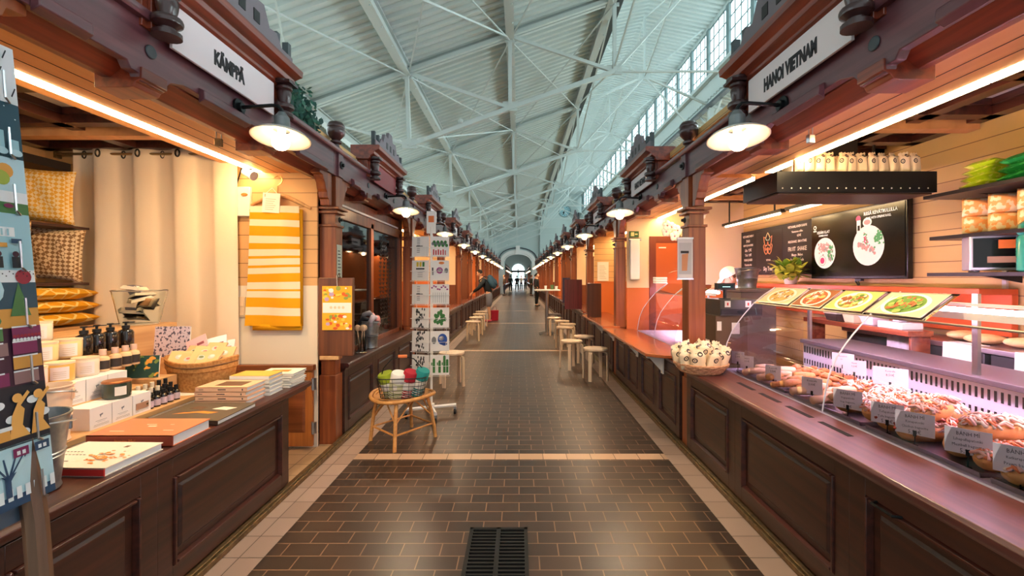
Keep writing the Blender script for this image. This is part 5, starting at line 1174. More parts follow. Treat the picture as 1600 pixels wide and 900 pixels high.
t = MB(); t.lathe([(.001,0),(.07,0),(.078,.01),(.078,.2),(.07,.215),(.078,.23),(.07,.28),(.03,.32),(.03,.33),(.001,.33)], n=20); t.build('bottle_body', mat('green_plastic', (40,126,104), .2, coat=.4), b)
t = MB(); t.lathe([(.001,.33),(.034,.33),(.034,.37),(.001,.37)], n=16); t.build('cap', mat('red_cap', (190,50,40), .4), b)
# prep counter behind the case
pc = thing('prep_counter', 'steel prep counter behind the glass case', 'counter', (2.95, 1.6, 0))
t = MB(); t.box(0,0,1.02,.39,2.5,1.055); t.build('steel_top', mat('brushed_steel', (186,176,184), .3, .9), pc, bev=.004)
for k in range(4): t = MB(); t.box(.02,.62*k+.02,.1,.39,.62*k+.6,1.015); t.box(.0,.62*k+.2,.9,.02,.62*k+.42,.915,1); t.build('drawer_unit', [mat('drawer_dark', (66,62,66), .4, .5), STEEL], pc, bev=.003)
for i, (y, w) in enumerate(((3.35,.22),(2.9,.2),(2.45,.2))):
    t = MB(); t.grid(lambda u, v: (2.938-.006*math.sin(u*20)-.004*v, y+w*u, 1.06-.14*v), 24, 5); t.box(2.94,y,1.0555,3.05,y+w,1.06)
    tag(t.build('dish_cloth', mat('cloth_white', (232,224,226), .9), sm=60), 'folded white dish cloth hanging over the prep counter, %s from the scale' % ORD[i], 'cloth', 'white dish cloths')
DOUGH = mat('dough', (236,200,150), .6, noise=(214,168,112), nscale=12)
for i in range(6):
    t = MB(); t.ball((0,0,.035), (.075,.11,.035), 14, 8); o = tag(t.build('bread_roll', DOUGH, sm=180, loc=(3.12+.06*(i%2), 2.2+.2*i, 1.0555), rot=(0,0,.3*i)), 'pale bread roll, %s along the steel prep counter' % ORD[i], 'bread', 'bread rolls on the prep counter')
tag(MB().box(2.8,3.2,0,2.94,3.22,1.08).box(2.8,4.3,0,2.94,4.32,1.08).box(2.76,3.18,1.08,2.945,4.35,1.12).build('side_counter', WTOP, bev=.003), 'narrow brown side counter behind the glass case', 'counter')
sc = thing('kitchen_scale', 'white kitchen scale on the shelf behind the dish pictures', 'scale', (2.855, 3.36, 1.1205))
t = MB(); t.box(-.08,-.11,0,.08,.11,.05); t.box(-.085,-.12,.075,.085,.12,.085); t.box(-.03,-.03,.05,.03,.03,.075); t.build('scale_body', WHITE, sc, bev=.008)
for i, (x, y, w, h, c) in enumerate(((2.855,3.8,.07,.08,(240,226,190)),(2.855,4.0,.08,.06,(70,62,60)),(2.855,3.6,.07,.06,(226,220,226)))):
    o = thing('food_container', ['cream food tub behind the dish pictures at the far end', 'dark lidded food tub beside the cream tub', 'white lidded food tub near the scale'][i], 'container', (x,y,1.1205), 0, 'food tubs behind the case')
    t = MB(); t.frus(-w,-w,0,w,w,h,'z-',.015); t.build('tub', mat('tub_%d' % i, c, .4), o, bev=.004)
    t = MB(); t.box(-w-.004,-w-.004,h,w+.004,w+.004,h+.012); t.build('lid', mat('tub_lid', (220,214,216), .4), o, bev=.003)
# till, carton, bucket, worker's stand
ct = thing('brown_carton', 'brown carton with white stickers at the far end of the food case', 'carton', (1.89, 4.08, .7355))
t = MB(); t.box(-.16,-.14,0,.12,.16,.43); t.box(-.163,-.01,.1,-.16,.08,.2,1); t.box(-.02,-.143,.27,.05,-.14,.37,1); t.box(-.15,-.143,.3,-.11,-.14,.38,1); t.build('carton', [mat('carton_brown', (92,72,52), .7), WHITE], ct, bev=.002)
tl = thing('cash_drawer', 'black cash drawer with white stickers on the brown carton', 'cash register', (1.93, 4.12, 1.167))
t = MB(); t.box(-.17,-.2,0,.2,.2,.14); t.box(-.165,-.206,.012,.195,-.2,.06,1); t.disc((.0,-.206,.035), .03, 'y', -.004, 2, 14, .5)
for x in (-.13,.05): t.box(x,-.203,.075,x+.05,-.2,.13,3); t.box(x+.018,-.2045,.09,x+.032,-.203,.115,4)
t.build('drawer_case', [mat('till_grey', (66,66,64), .45), BLACK, BLACKM, WHITE, mat('sticker_red', (200,60,60), .5)], tl, bev=.004)
dp = thing('customer_display', 'small black customer display on a short pole above the cash drawer', 'display', (1.86, 4.05, 1.3075))
t = MB(); t.cyl((0,0,0),(0,0,.09),.014,n=10); t.cyl((0,0,0),(0,0,.008),.05,n=16); t.build('pole', BLACK, dp)
t = MB(); t.box(-.085,-.02,.085,.085,.02,.145); t.box(-.07,-.022,.1,.07,-.02,.132,1); t.box(-.03,-.0225,.108,.04,-.022,.114,2); t.build('display_head', [BLACK, mat('vfd_teal', (20,50,58), .2), mat('vfd_digit', (150,230,230), .4, em=.8)], dp, bev=.003)
st = tag(MB().box(2.2,4.44,0,2.55,4.84,1.36).box(2.18,4.42,1.36,2.57,4.86,1.39).build('side_cabinet', mat('cabinet_grey', (120,104,96), .5), bev=.004), 'narrow cabinet under the zinc bucket behind the till', 'cabinet')
zinc_bucket('zinc bucket standing on the cabinet in front of the worker', (2.36, 4.64, 1.391), .085, .115, .21, rz=.4)
# second bay: door, roll, orchid, poster
dr = MB(); yd = PR+2*BAY-.139-BAY; dr.box(1.95,yd-.01,0,2.05,yd,2.12,1); dr.box(2.6,yd-.01,0,2.7,yd,2.12,1); dr.box(2.05,yd-.01,2.02,2.6,yd,2.12,1); dr.box(2.05,yd-.006,0,2.6,yd,2.02,0); dr.box(2.09,yd-.009,1.94,2.2,yd-.006,1.96,2)
struct(dr.build('door_2', [mat('door_brown_orange', (196,96,44), .4), mat('door_frame_brown', (120,54,30), .4), WHITE], bev=.003))
pr = thing('paper_roll', 'tall white hanging paper beside the orange back door', 'paper', (1.72, yd-.06, 1.47))
t = MB(); t.box(-.075,-.03,0,.065,.03,.6); t.build('paper', PAPER, pr, bev=.01); t = MB(); t.cyl((-.09,0,.6),(.09,0,.6),.02,n=12); t.build('holder', STEEL, pr)
ex = thing('exit_sign', 'small green sign on the cream wall above the hanging paper', 'sign', (1.72, yd-.004, 2.15))
t = MB(); t.box(-.07,-.02,-.045,.07,0,.045,0); t.box(-.05,-.022,-.03,.0,-.02,.03,1); t.box(.01,-.022,-.01,.05,-.02,.01,1); t.build('sign_face', [mat('sign_green', (40,90,40), .4), mat('sign_yellow', (220,220,150), .4)], ex, sm=0)
nk = MB()
for k in range(3): nk.box(-.08,-.06,.03*k,.08,.06,.03*k+.026)
tag(nk.build('napkin_stack', PAPER, loc=(1.92,6.1,1.4215), bev=.006), 'stack of white napkins on the second case top', 'napkins')
orc = thing('orchid', 'white orchid in a yellow pot on the second case top', 'plant', (2.22, 5.95, 1.4215))
t = MB(); t.lathe([(.001,0),(.05,0),(.075,.15),(.068,.15),(.045,.01),(.001,.01)], n=18); t.build('pot', mat('pot_lime', (226,210,60), .4), orc)
leafy(orc, 10, .05, .03, GR[:1], .3, 8, .14)
sv = MB(); s1 = [(0,0,.14),(-.05,-.02,.4),(-.08,-.05,.6),(-.16,-.08,.72),(-.3,-.1,.7)]; s2 = [(.02,0,.14),(.06,-.03,.5),(.1,-.06,.75),(.05,-.1,.9),(-.02,-.14,.88)]
sv.tube(s1, .006, 6); sv.tube(s2, .006, 6); sv.build('stem', mat('stem_green', (130,130,70), .5), orc)
for i, (x, y, z) in enumerate(((-.30,-.1,.68),(-.23,-.1,.74),(-.15,-.09,.70),(-.2,-.12,.62),(-.29,-.11,.76),(.06,-.1,.88),(.12,-.1,.80),(.02,-.13,.82),(.1,-.13,.70),(-.01,-.15,.74),(.15,-.12,.9))):
    t = MB()
    for k in range(5): a_ = 2*PI*k/5+.3; t.ball((x+.035*math.cos(a_),y-.01,z+.035*math.sin(a_)), (.034,.008,.034), 8, 5)
    t.ball((x,y-.02,z),(.014,.016,.014),8,5,1); t.build('flower', [mat('petal_white', (250,240,236), .5), mat('petal_core', (226,170,190), .5)], orc, sm=180)
po = thing('poster_holder', 'clear poster holder with a drink picture hung on the post', 'poster', (1.425, 3.845, 1.66))
t = MB(); t.box(-.065,-.004,-.17,.065,.004,.18); t.box(-.055,-.0055,-.13,.055,-.004,.14,1); t.prism([(-.03,-.1),(.015,-.1),(.025,.05),(-.03,.04)], 'y', -.006, -.0055, 2); t.box(-.04,-.0062,.05,.03,-.0055,.07,3)
t.build('poster', [mat('poster_grey', (206,206,212), .4), mat('poster_pic', (176,180,190), .4), mat('poster_drink', (190,130,90), .4), INK], po, sm=0)
t = MB(); t.box(-.07,-.008,.172,.07,.008,.186); t.box(-.07,-.008,-.176,.07,.008,-.164); t.box(-.0,.0,.0,.05,.03,.02); t.build('clamp_rail', STEEL, po)
# ------------------------------------------------------------------ shop window of the second stall on the gift shop side
ws = thing('shop_window', 'tall dark shop window with wooden sashes above the counter', 'shop window', (XL-.19, PL+.1, .70))
Lw = BAY-.25
t = MB(); hz = 2.365-.70
for y in (0, 1.28, Lw-.09): t.box(-.03,y,0,.03,y+.09,hz-.2)
t.box(-.03,0,0,.03,Lw,.05); t.box(-.03,0,1.40,.03,Lw,1.52); t.box(-.04,0,1.52,.0,Lw,hz)
t.box(.0,.1,1.535,.015,Lw-.1,1.56,1)
t.build('sash_frame', [wood('sash_wood', (140,76,42), (106,52,30), 'z', .35), WHITE], ws, bev=.003)
for y0, y1 in ((.09,1.28),(1.37,Lw-.09)):
    t = MB(); t.box(-.006,y0,.05,.0,y1,1.40); t.build('window_pane', thin_glass('shop_pane', (140,150,152), 3.0, .03) if 'shop_pane' not in _M else _M['shop_pane'], ws, sm=0)
t = MB(); random.seed(6)
for s_ in range(4):
    y = 1.75+.14*s_; z = .1
    while z < 1.3-.1*s_:
        z += .055; y2 = y+.03*math.sin(z*6+s_)
        for d in (-1,1): t.prism([(y2,z),(y2+d*.03,z+.012),(y2+d*.055,z+.035),(y2+d*.02,z+.03)], 'x', .001, .002)
    t.box(.001,y-.003,.1,.002,y+.003,z)
t.build('leaf_decal', mat('decal_dark', (22,26,30), .5), ws, sm=0)
# dim things on a table behind the panes
tb = thing('shop_table', 'dim table with wares behind the dark shop window', 'table', (-2.6, 5.4, 0))
t = MB(); t.box(-.35,-1,.7,.35,1,.74); 
for x in (-.3,.3):
    for y in (-.9,.9): t.box(x-.03,y-.03,0,x+.03,y+.03,.7)
t.build('table_frame', WD, tb)
for i in range(7):
    t = MB(); t.lathe([(.001,0),(.05,0),(.07,.06),(.05,.13),(.03,.16),(.04,.2),(.001,.2)], n=14)
    tag(t.build('vase', mat('vase_%d' % (i%3), [(220,120,80),(230,210,190),(140,60,50)][i%3], .4), loc=(-2.5-.2*(i%2), 4.6+.27*i, .7405)), '%s vase behind the dark shop window glass' % ORD[i], 'vase', 'vases behind the shop window')
nt_ = MB(); nt_.box(XL+.001,PL-.055,1.45,XL+.004,PL+.055,1.80,0)
for k in range(9): nt_.box(XL+.004,PL-.04,1.5+.03*k,XL+.0046,PL+.03-.01*(k%3),1.508+.03*k,1)
tag(nt_.build('paper_notice', [mat('notice_green', (196,214,200), .7), INK], sm=0), 'pale green paper notice pinned on the first post', 'notice')
# ------------------------------------------------------------------ zinc bucket of socks and brush jar on that counter
zb = zinc_bucket('zinc bucket stuffed with knitted socks under the shop window', (-1.70, 5.12, .7005), .075, .1, .31, rz=.6)
KN = [mat('knit_black', (34,34,42), .9), mat('knit_pink', (214,140,140), .9), mat('knit_lilac', (186,176,190), .9), mat('knit_grey', (120,116,124), .9)]
for i, (x, y, z, r) in enumerate(((-.05,-.04,.31,0),(.05,-.03,.33,2),(.0,.05,.34,1),(-.03,.01,.37,3),(.06,.05,.31,1))):
    t = MB(); t.tube([(-.06,0,-.06),(-.05,0,0),(-.01,0,.045),(.04,.01,.03),(.07,.02,-.03)], [.02,.03,.034,.03,.018], 8, 0)
    tag(t.build('knitted_sock', KN[r], sm=180, loc=(-1.70+x,5.12+y,.70+z-.02), rot=(0,0,i*1.2)), '%s knitted sock bulging out of the zinc bucket' % ['black','lilac','pink','grey','small pink'][i], 'sock', 'socks in the zinc bucket')
gj = thing('glass_jar', 'clear glass jar of wooden brushes next to the sock bucket', 'jar', (-1.69, 4.80, .7005))
t = MB(); t.lathe([(.001,0),(.055,0),(.06,.01),(.06,.17),(.056,.17),(.052,.01),(.001,.008)], n=22); t.build('glass', GLASS, gj)
for i, (x, y) in enumerate(((-.02,0),(.025,.015),(.0,-.025))):
    t = MB(); t.cyl((0,0,0),(.02*(i-1),.0,.22),.006,n=8); t.ball((.02*(i-1),0,.25),(.034,.016,.034),12,8,0)
    tag(t.build('wooden_brush', [mat('brush_wood', (232,196,160), .6)], sm=60, loc=(-1.69+x,4.80+y,.712)), 'round headed wooden brush, %s in the glass jar' % ORD[i], 'brush', 'brushes in the jar')
# ------------------------------------------------------------------ postcard spinner
ps = thing('card_spinner', 'white wire card spinner on a wheeled cross base', 'card stand', (-.95, 4.85, 0))
t = MB(); t.cyl((0,0,.1),(0,0,2.05),.014,n=10); t.box(-.05,-.004,1.98,.05,.004,2.22,0); t.box(-.03,-.006,2.1,.03,-.004,2.17,1); t.build('pole', [WHITE, mat('tag_orange', (226,120,60), .5)], ps)
t = MB()
for a_ in (0.35, 0.35+PI/2):
    d = Vector((math.cos(a_), math.sin(a_), 0)); t.cyl(-d*.27+Vector((0,0,.1)), d*.27+Vector((0,0,.1)), .02, n=6)
t.cyl((0,0,.08),(0,0,.14),.035,n=12); t.build('cross_base', WHITE, ps)
for k in range(4):
    a_ = .35+k*PI/2; x, y = .26*math.cos(a_), .26*math.sin(a_)
    t = MB(); t.cyl((x-.012,y,.034),(x+.012,y,.034),.034,n=14,m=0); t.box(x-.016,y-.02,.05,x+.016,y+.02,.085,1); t.build('caster', [BLACK, STEEL], ps)
ROWZ = [1.72+.005, 1.47, 1.215, .965, .715, .46]
MOT = [mat('card_white', (234,230,228), .6), mat('mot_green', (60,120,60), .6), mat('mot_red', (190,50,60), .6), mat('mot_blue', (40,80,160), .6), mat('mot_orange', (226,130,60), .6), mat('mot_purple', (150,60,130), .6), mat('mot_grey', (120,120,124), .6), mat('mot_dark', (50,54,58), .6), mat('mot_yellow', (220,190,60), .6)]
t = MB()
for z in ROWZ:
    for s_ in (-1, 1):
        c = Vector((s_*.10, -.07, z)); rz = -.30 if s_ < 0 else .12; M_ = T(*c) @ R(rz,'Z')
        for zz_ in (-.005, .1): t.tube([M_ @ Vector(p) for p in ((-.11,.03,zz_),(-.11,-.025,zz_),(.11,-.025,zz_),(.11,.03,zz_))], .0022, 4)
        for xx in (-.07,.07): t.tube([M_ @ Vector(p) for p in ((xx,-.025,.1),(xx,-.025,-.005),(xx,.03,-.005),(xx,.04,.24))], .0022, 4)
        t.cyl(M_ @ Vector((0,.03,.1)), (0,0,z+.1), .004, n=4)
t.build('wire_pockets', WHITE, ps, sm=0)
random.seed(12)
def motif(t, k, y=-.0015):
    def D(x, z, r, m, sq=1, n=10): t.disc((x,y,z), r, 'y', -.0006, m, n, sq)
    if k == 0:
        for i in range(6): t.box(-.07+.025*i,y-.0006,-.09,-.056+.025*i,y,-.03-.01*(i%2),2)
        for i in range(12): D(-.07+.013*i,.03+.02*math.sin(i*2.1),.016,1 if i%3 else 6,1.2)
    elif k == 1: D(.02,.08,.03,4,.5); D(.0,.0,.035,5,1); D(.0,.0,.022,0,1); D(.07,.0,.02,6,1.4); t.box(-.08,y-.0006,-.05,-.065,y,.03,7)
    elif k == 2:
        for i in range(9): D(-.08+.02*i,.07+.02*math.sin(i*1.3),.011,5,.8)
        for i in range(7): t.box(-.07+.022*i,y-.0006,-.09,-.067+.022*i,y,.02,6)
    elif k == 3:
        for i in range(14): D(.055*math.cos(i*2.4)*(.4+i/20),.075*math.sin(i*2.4)*(.4+i/20),.017,1,1.3,8)
    elif k == 4: D(.03,.02,.05,3,1.2,16); D(.02,.03,.03,0,.8,12); D(.05,-.03,.03,3,.6,12); D(-.06,.01,.025,6,1.6)
    elif k == 5:
        for x, h in ((-.06,.06),(.0,.04),(.05,.09),(.08,.05)): t.box(x-.013,y-.0006,-.08,x+.013,y,h,1); D(x,h,.013,1); t.box(x-.028,y-.0006,-.0,x-.016,y,.03,1)
    elif k == 6:
        for i in range(9): t.box(-.04,y-.0006,.08-.018*i,-.005,y,.086-.018*i,6)
        t.box(-.05,y-.0006,-.0,.03,y,.008,7)
    elif k == 7:
        for i in range(3): t.box(-.045+.035*i,y-.0006,.04,-.02+.035*i,y,.09,8 if i < 2 else 1)
        t.box(-.05,y-.0006,.01,.05,y,.025,7); [t.box(-.03,y-.0006,-.03-.02*i,.03,y,-.025-.02*i,6) for i in range(3)]
    else:
        for i in range(34): D(random.uniform(-.05,.05),random.uniform(-.1,.1),.008,7,2,5)
names = {0:'red and green vegetables',1:'sushi drawings',2:'purple flowers',3:'green leaf sprig',4:'blue bird',5:'green cacti',6:'grey text lines',7:'yellow tags',8:'dark dotted leaves'}
for i, z in enumerate(ROWZ):
    for s_ in (-1, 1):
        k = i if s_ > 0 else [6,7,6,8,8,8][i]
        t = MB(); t.box(-.1,-.001,-.105,.1,.012,.108,0); motif(t, k)
        rz = -.30 if s_ < 0 else .12; c = Vector((-.95, 4.85, 0))+Vector((s_*.103,-.07-.004*(i%2),z+.108))
        tag(t.build('postcard', MOT, sm=0, loc=c, rot=(-.04,0,rz)), 'white card with %s on the %s row of the wire card spinner' % (names[k], ['top','second','third','fourth','fifth','bottom'][i]), 'card', 'cards on the card spinner')
# ------------------------------------------------------------------ rattan stool with wire basket
RAT = mat('rattan', (222,164,98), .45, noise=(196,132,70), nscale=30)
rs = thing('rattan_stool', 'rattan stool with curved legs holding a black wire basket', 'stool', (-1.08, 4.16, 0), .0)
feet = [(.01,-.31),(.29,.07),(-.29,-.03),(.0,.34)]; tops = [(.005,-.235),(.22,.03),(-.23,-.02),(.0,.25)]
for (fx, fy), (tx, ty) in zip(feet, tops):
    t = MB(); t.tube([(fx,fy,0),(fx*.95,fy*.95,.12),((fx+tx)/2,(fy+ty)/2,.25),(tx,ty,.4)], .017, 8); t.build('leg', RAT, rs, sm=60)
t = MB()
for i in range(4):
    a, b_ = [(0,1),(1,3),(3,2),(2,0)][i]; A, B = Vector(feet[a]), Vector(feet[b_])
    P = lambda k, f_, z: (feet[k][0]*(1-f_)+tops[k][0]*f_, feet[k][1]*(1-f_)+tops[k][1]*f_, z)
    t.cyl(P(a,.33,.13), P(b_,.33,.13), .009, n=6)
    m_ = ((tops[a][0]+tops[b_][0])/2*1.0, (tops[a][1]+tops[b_][1])/2*1.0)
    t.tube([P(a,.2,.08), P(a,.55,.22), (m_[0]*.8+tops[a][0]*.3, m_[1]*.8+tops[a][1]*.3,.36), (m_[0],m_[1],.395), (m_[0]*.8+tops[b_][0]*.3, m_[1]*.8+tops[b_][1]*.3,.36), P(b_,.55,.22), P(b_,.2,.08)], .008, 6)
t.build('stretcher_arches', RAT, rs, sm=60)
t = MB(); ring = lambda r, z, n=36: [(r*1.0*math.cos(2*PI*i/n)*(1.08), r*math.sin(2*PI*i/n)*(1.0), z+.03*math.cos(2*PI*i/n+.5)**2) for i in range(n)]
t.tube(ring(.265,.405), .017, 8, closed=True); t.tube(ring(.235,.40), .012, 8, closed=True)
t.grid(lambda u, v: (.24*1.08*u*math.cos(2*PI*v), .24*u*math.sin(2*PI*v), .40+.02*u*u), 6, 36); t.build('seat', RAT, rs, sm=60)
wb = thing('wire_basket', 'black wire basket with hoop handle on the rattan stool', 'basket', (-1.06, 4.08, .43), .12)
t = MB(); n = 28
def rr(w, d, z): return [(w*(abs(math.cos(a_))**.5)*(1 if math.cos(a_) > 0 else -1), d*(abs(math.sin(a_))**.5)*(1 if math.sin(a_) > 0 else -1), z) for a_ in [2*PI*(i+.5)/n for i in range(n)]]
for z, s_ in ((0,.88),(.035,.91),(.07,.94),(.105,.97),(.14,1),(.175,1.03)): t.tube(rr(.215*s_,.125*s_,z), .003 if z < .17 else .005, 5, closed=True)
A_, B_ = rr(.215*.88,.125*.88,0), rr(.215*1.03,.125*1.03,.175)
for i in range(n): t.cyl(A_[i], B_[i], .0022, n=4)
for k in range(-5,6): t.cyl((k*.033,-.105,0),(k*.033,.105,0),.0022,n=4)
t.build('wire_body', BLACKM, wb, sm=0)
t = MB(); t.tube([(-.19,0,.17),(-.17,0,.25),(-.1,0,.33),(0,0,.355),(.1,0,.33),(.17,0,.25),(.19,0,.17)], .005, 6); t.build('hoop_handle', BLACKM, wb)
t = MB(); t.cyl((-.04,0,.355),(.04,0,.355),.014,n=10); t.build('grip', mat('orange_grip', (226,120,60), .4), wb)
def roll(lab, x, y, z, r, l, c, c2, rot, band=PAPER):
    r *= 1.12; l *= 1.15; z += .012
    t = MB(); t.lathe([(.001,-l/2),(r*.9,-l/2),(r,-l/2+.012),(r*1.02,0),(r,l/2-.012),(r*.9,l/2),(.001,l/2)], n=20)
    t.lathe([(r*1.04,-l*.16),(r*1.045,l*.16)], n=20, m=1); t.box(-.018,-r*1.06,-l*.1,.018,-r*1.03,l*.1,2)
    for k in range(3): t.lathe([(r*1.03,l*(-.4+.08*k)),(r*1.03,l*(-.37+.08*k))], n=20, m=3)
    tag(t.build('rolled_towel', [c, band, mat('towel_tag', (246,240,236), .6), c2], sm=40, loc=(x,y,z), rot=rot), lab, 'towel', 'rolled towels in the wire basket')
roll('lime green and white rolled towel in the wire basket', -1.19, 4.09, .515, .062, .2, mat('towel_lime', (150,166,40), .9), mat('towel_white', (240,236,232), .9), (.25,-.25,0))
roll('white rolled towel between the green and red ones', -1.10, 4.05, .52, .062, .21, _M['towel_white'], _M['towel_lime'], (.2,.2,0), mat('towel_lime2', (214,216,180), .9))
roll('red and white rolled towel in the wire basket', -1.01, 4.07, .525, .056, .22, mat('towel_red', (176,34,52), .9), _M['towel_white'], (.2,.3,0), _M['towel_white'])
roll('teal rolled towel at the end of the wire basket', -.91, 4.10, .535, .056, .22, mat('towel_teal', (40,140,140), .9), _M['towel_white'], (.2,.35,0))
# ------------------------------------------------------------------ stools
def stool():
    o = thing('round_stool', 's', 'stool'); t = MB(); t.lathe([(.001,.435),(.17,.435),(.178,.44),(.18,.455),(.176,.465),(.001,.465)], n=32); t.build('seat', WBIRCH, o)
    for k in range(4):
        a_ = PI/4+k*PI/2; c, s_ = math.cos(a_), math.sin(a_); t = MB(); w = .024
        P = [(.09,.43),(.16,.425),(.188,.405),(.195,.37),(.2,.0)]; v = []
        for r, z in P:
            for d in (-1,1):
                for e in (0,.018): v.append((r*c-d*w*s_, r*s_+d*w*c, z)) if e == 0 else v.append(((r-.018 if z < .4 else r)*c-d*w*s_, (r-.018 if z < .4 else r)*s_+d*w*c, z-(.018 if z >= .4 else 0)))
        f = [(0,1,3,2)]
        for j in range(4): b_ = 4*j; f += [(b_,b_+4,b_+6,b_+2),(b_+1,b_+3,b_+7,b_+5),(b_,b_+1,b_+5,b_+4),(b_+2,b_+6,b_+7,b_+3)]
        f.append((16,18,19,17)); t.add(v, f); t.build('leg', WBIRCH, o)
    return o
sp_ = stool(); first = True
for i, (x, y, r, lab) in enumerate(((1.13,6.62,.2,'birch stool closest to the camera under the orange bar shelf'),(.87,7.42,.5,'birch stool standing out in the aisle ahead of the closest one'),(1.16,8.0,.1,'birch stool tucked under the bar shelf behind the aisle stool'),(.965,9.5,.3,'birch stool fourth along the deli side'),(1.1,10.1,.0,'birch stool fifth along the deli side'),(1.04,10.85,.6,'birch stool sixth along the deli side'),(.91,11.7,.2,'birch stool farthest along the deli side, by the white high table'),
    (-.94,6.26,.35,'pinkish birch stool half hidden behind the wire card spinner'),(-1.1,10.7,.1,'birch stool first of the row at the orange counter'),(-1.13,11.8,.3,'birch stool second of the row at the orange counter'),(-1.15,12.9,.2,'birch stool third of the row at the orange counter'),(-1.17,13.9,.4,'stool closest to the leaning person'))):
    if first: o = sp_; first = False; o.location = (x,y,0); o.rotation_euler = (0,0,r); o['label'] = lab
    else: o = dup(sp_, (x,y,0), r, lab)
    o['group'] = 'round birch stools along the aisle'
# ------------------------------------------------------------------ print stand by the camera
pk = thing('print_stand', 'leaning wooden display stand full of art prints at the picture edge', 'display stand', (-1.37, 1.14, 0))
TL = math.radians(-5.6)      # leans back towards the counter
def onst(z): return -(z-.9)*math.tan(-TL)+.07
t = MB(); t.tube([(.14,.06,0),(.075,.06,.85),(onst(1.2)-.02,.06,1.2),(onst(2.3)-.02,.06,2.3)], .026, 8); t.tube([(.14,-.2,0),(onst(2.3)-.02,-.2,2.3)], .026, 8); t.build('upright', wood('stand_wood', (118,86,62), (84,58,42), 'z', .5), pk)
t = MB(); t.prism([(onst(.86)-.035,.86),(onst(.86)-.02,.86),(onst(2.25)-.02,2.25),(onst(2.25)-.035,2.25)], 'y', -.3, .085); t.build('back_board', mat('stand_board', (70,84,100), .6), pk)
for i in range(8):
    z = .97+.152*i; t = MB(); t.tube([(onst(z)-.02,.07,z-.05),(onst(z)+.03,.075,z-.06),(onst(z)+.035,.06,z-.05),(onst(z)+.035,.055,z+.02)], .003, 5); t.build('wire_holder', STEEL, pk)
PC = {'white': (222,230,234), 'teal': (34,74,90), 'sky': (150,196,208), 'ice': (176,212,222), 'dark': (24,34,44), 'purple': (120,40,86), 'green': (70,120,70), 'lime': (150,170,70), 'gold': (206,150,70), 'brown': (120,70,50), 'navy': (40,70,100), 'red': (150,40,60), 'skin': (226,170,90), 'plum': (60,30,50), 'mauve': (140,110,110)}
PM = {k: mat('print_'+k, c, .45) for k, c in PC.items()}; PK = list(PC)
def artprint(i, lab, base, draw):
    z = .912+.1520*i; w, h = .24, .158
    t = MB(); lay = [0]
    def nx(): lay[0] += 1; return .0015+.0003*lay[0]
    ix = lambda c: PK.index(c)
    t.box(-.0015,-w/2,0,.0015,w/2,h,ix(base))
    def rc(y0,z0,y1,z1,c): x = nx(); t.add([(x,y0,z0),(x,y1,z0),(x,y1,z1),(x,y0,z1)], [(0,1,2,3)], ix(c))
    def ds(y,z_,r,c,sq=1,n=14): x = nx(); t.add([(x,y+r*math.cos(2*PI*k/n),z_+r*sq*math.sin(2*PI*k/n)) for k in range(n)], [tuple(range(n))], ix(c))
    def pl_(pts,c): x = nx(); t.add([(x,a,b_) for a,b_ in pts], [tuple(range(len(pts)))], ix(c))
    draw(rc, ds, pl_)
    tag(t.build('art_print', [PM[k] for k in PK], sm=0, loc=(-1.37+onst(z)+.012, 1.14-.015, z), rot=(0,TL,0)), lab, 'print', 'art prints in the leaning stand')
def d0(rc,ds,pl_):   # winter tree and fence
    rc(-.12,0,.12,.03,'navy'); [rc(-.115+.02*k,.02,-.103+.02*k,.05,'white') for k in range(12)]
    rc(.0,.03,.014,.09,'navy'); [pl_([(.007,.07),(.007+a,.13),(.01+a,.128),(.012,.07)],'navy') for a in (-.05,-.03,.02,.045)]; ds(.007,.115,.042,'ice',.7); [pl_([(.004,.075),(.007+a,.13),(.011+a,.13),(.01,.075)],'navy') for a in (-.035,-.01,.018,.036)]
    for a, c in ((-.1,'brown'),(-.05,'white'),(.02,'purple'),(.07,'navy')): rc(a,.125,a+.036,.148,c); rc(a+.008,.13,a+.016,.14,'white'); rc(a+.02,.13,a+.028,.14,'white')
    pl_([(-.075,.05),(-.062,.085),(-.055,.075),(-.065,.045)],'dark')
def d1(rc,ds,pl_):   # bathers on dark
    for k in range(9): ds(-.1+.026*k,.03+.04*((k*5)%3),.014,'white',.75)
    for y in (-.05,.04,.09): pl_([(y-.02,.02),(y-.01,.08),(y+.005,.11),(y+.02,.09),(y+.012,.05),(y+.028,.02)],'skin'); ds(y+.005,.122,.012,'skin'); pl_([(y+.01,.1),(y+.035,.13),(y+.03,.137),(y+.005,.11)],'skin')
    for y in (-.09,-.02): rc(y,.02,y+.04,.045,'gold'); rc(y,.045,y+.045,.055,'white')
def d2(rc,ds,pl_):   # colour blocks
    cs = ['lime','purple','mauve','green','plum','gold','lime','mauve','purple','gold','green','purple']
    for k in range(12): y, z = -.115+.08*(k%3), .004+.039*(k//3); rc(y,z,y+(.07 if k%2 else .06),z+.033,cs[k]); rc(y,z+.031,y+.06,z+.035,'white')
    for k in range(8): ds(.05+.008*k,.13,.004,'red'); ds(.048+.008*k,.12,.004,'white')
def d3(rc,ds,pl_):   # garden trees
    rc(-.12,.0,.12,.1,'gold'); rc(-.12,.05,.12,.12,'teal'); ds(.0,.1,.042,'ice',1); rc(-.004,.02,.004,.07,'gold'); ds(.09,.135,.02,'red'); ds(-.08,.13,.02,'red'); pl_([(.05,.03),(.075,.12),(.1,.03)],'green'); pl_([(-.11,.03),(-.085,.11),(-.06,.03)],'green'); ds(.0,.02,.028,'green',.6)
    for k in range(30): ds(-.115+.0079*k,.148-.006*(k%3),.002,'dark',1,5)
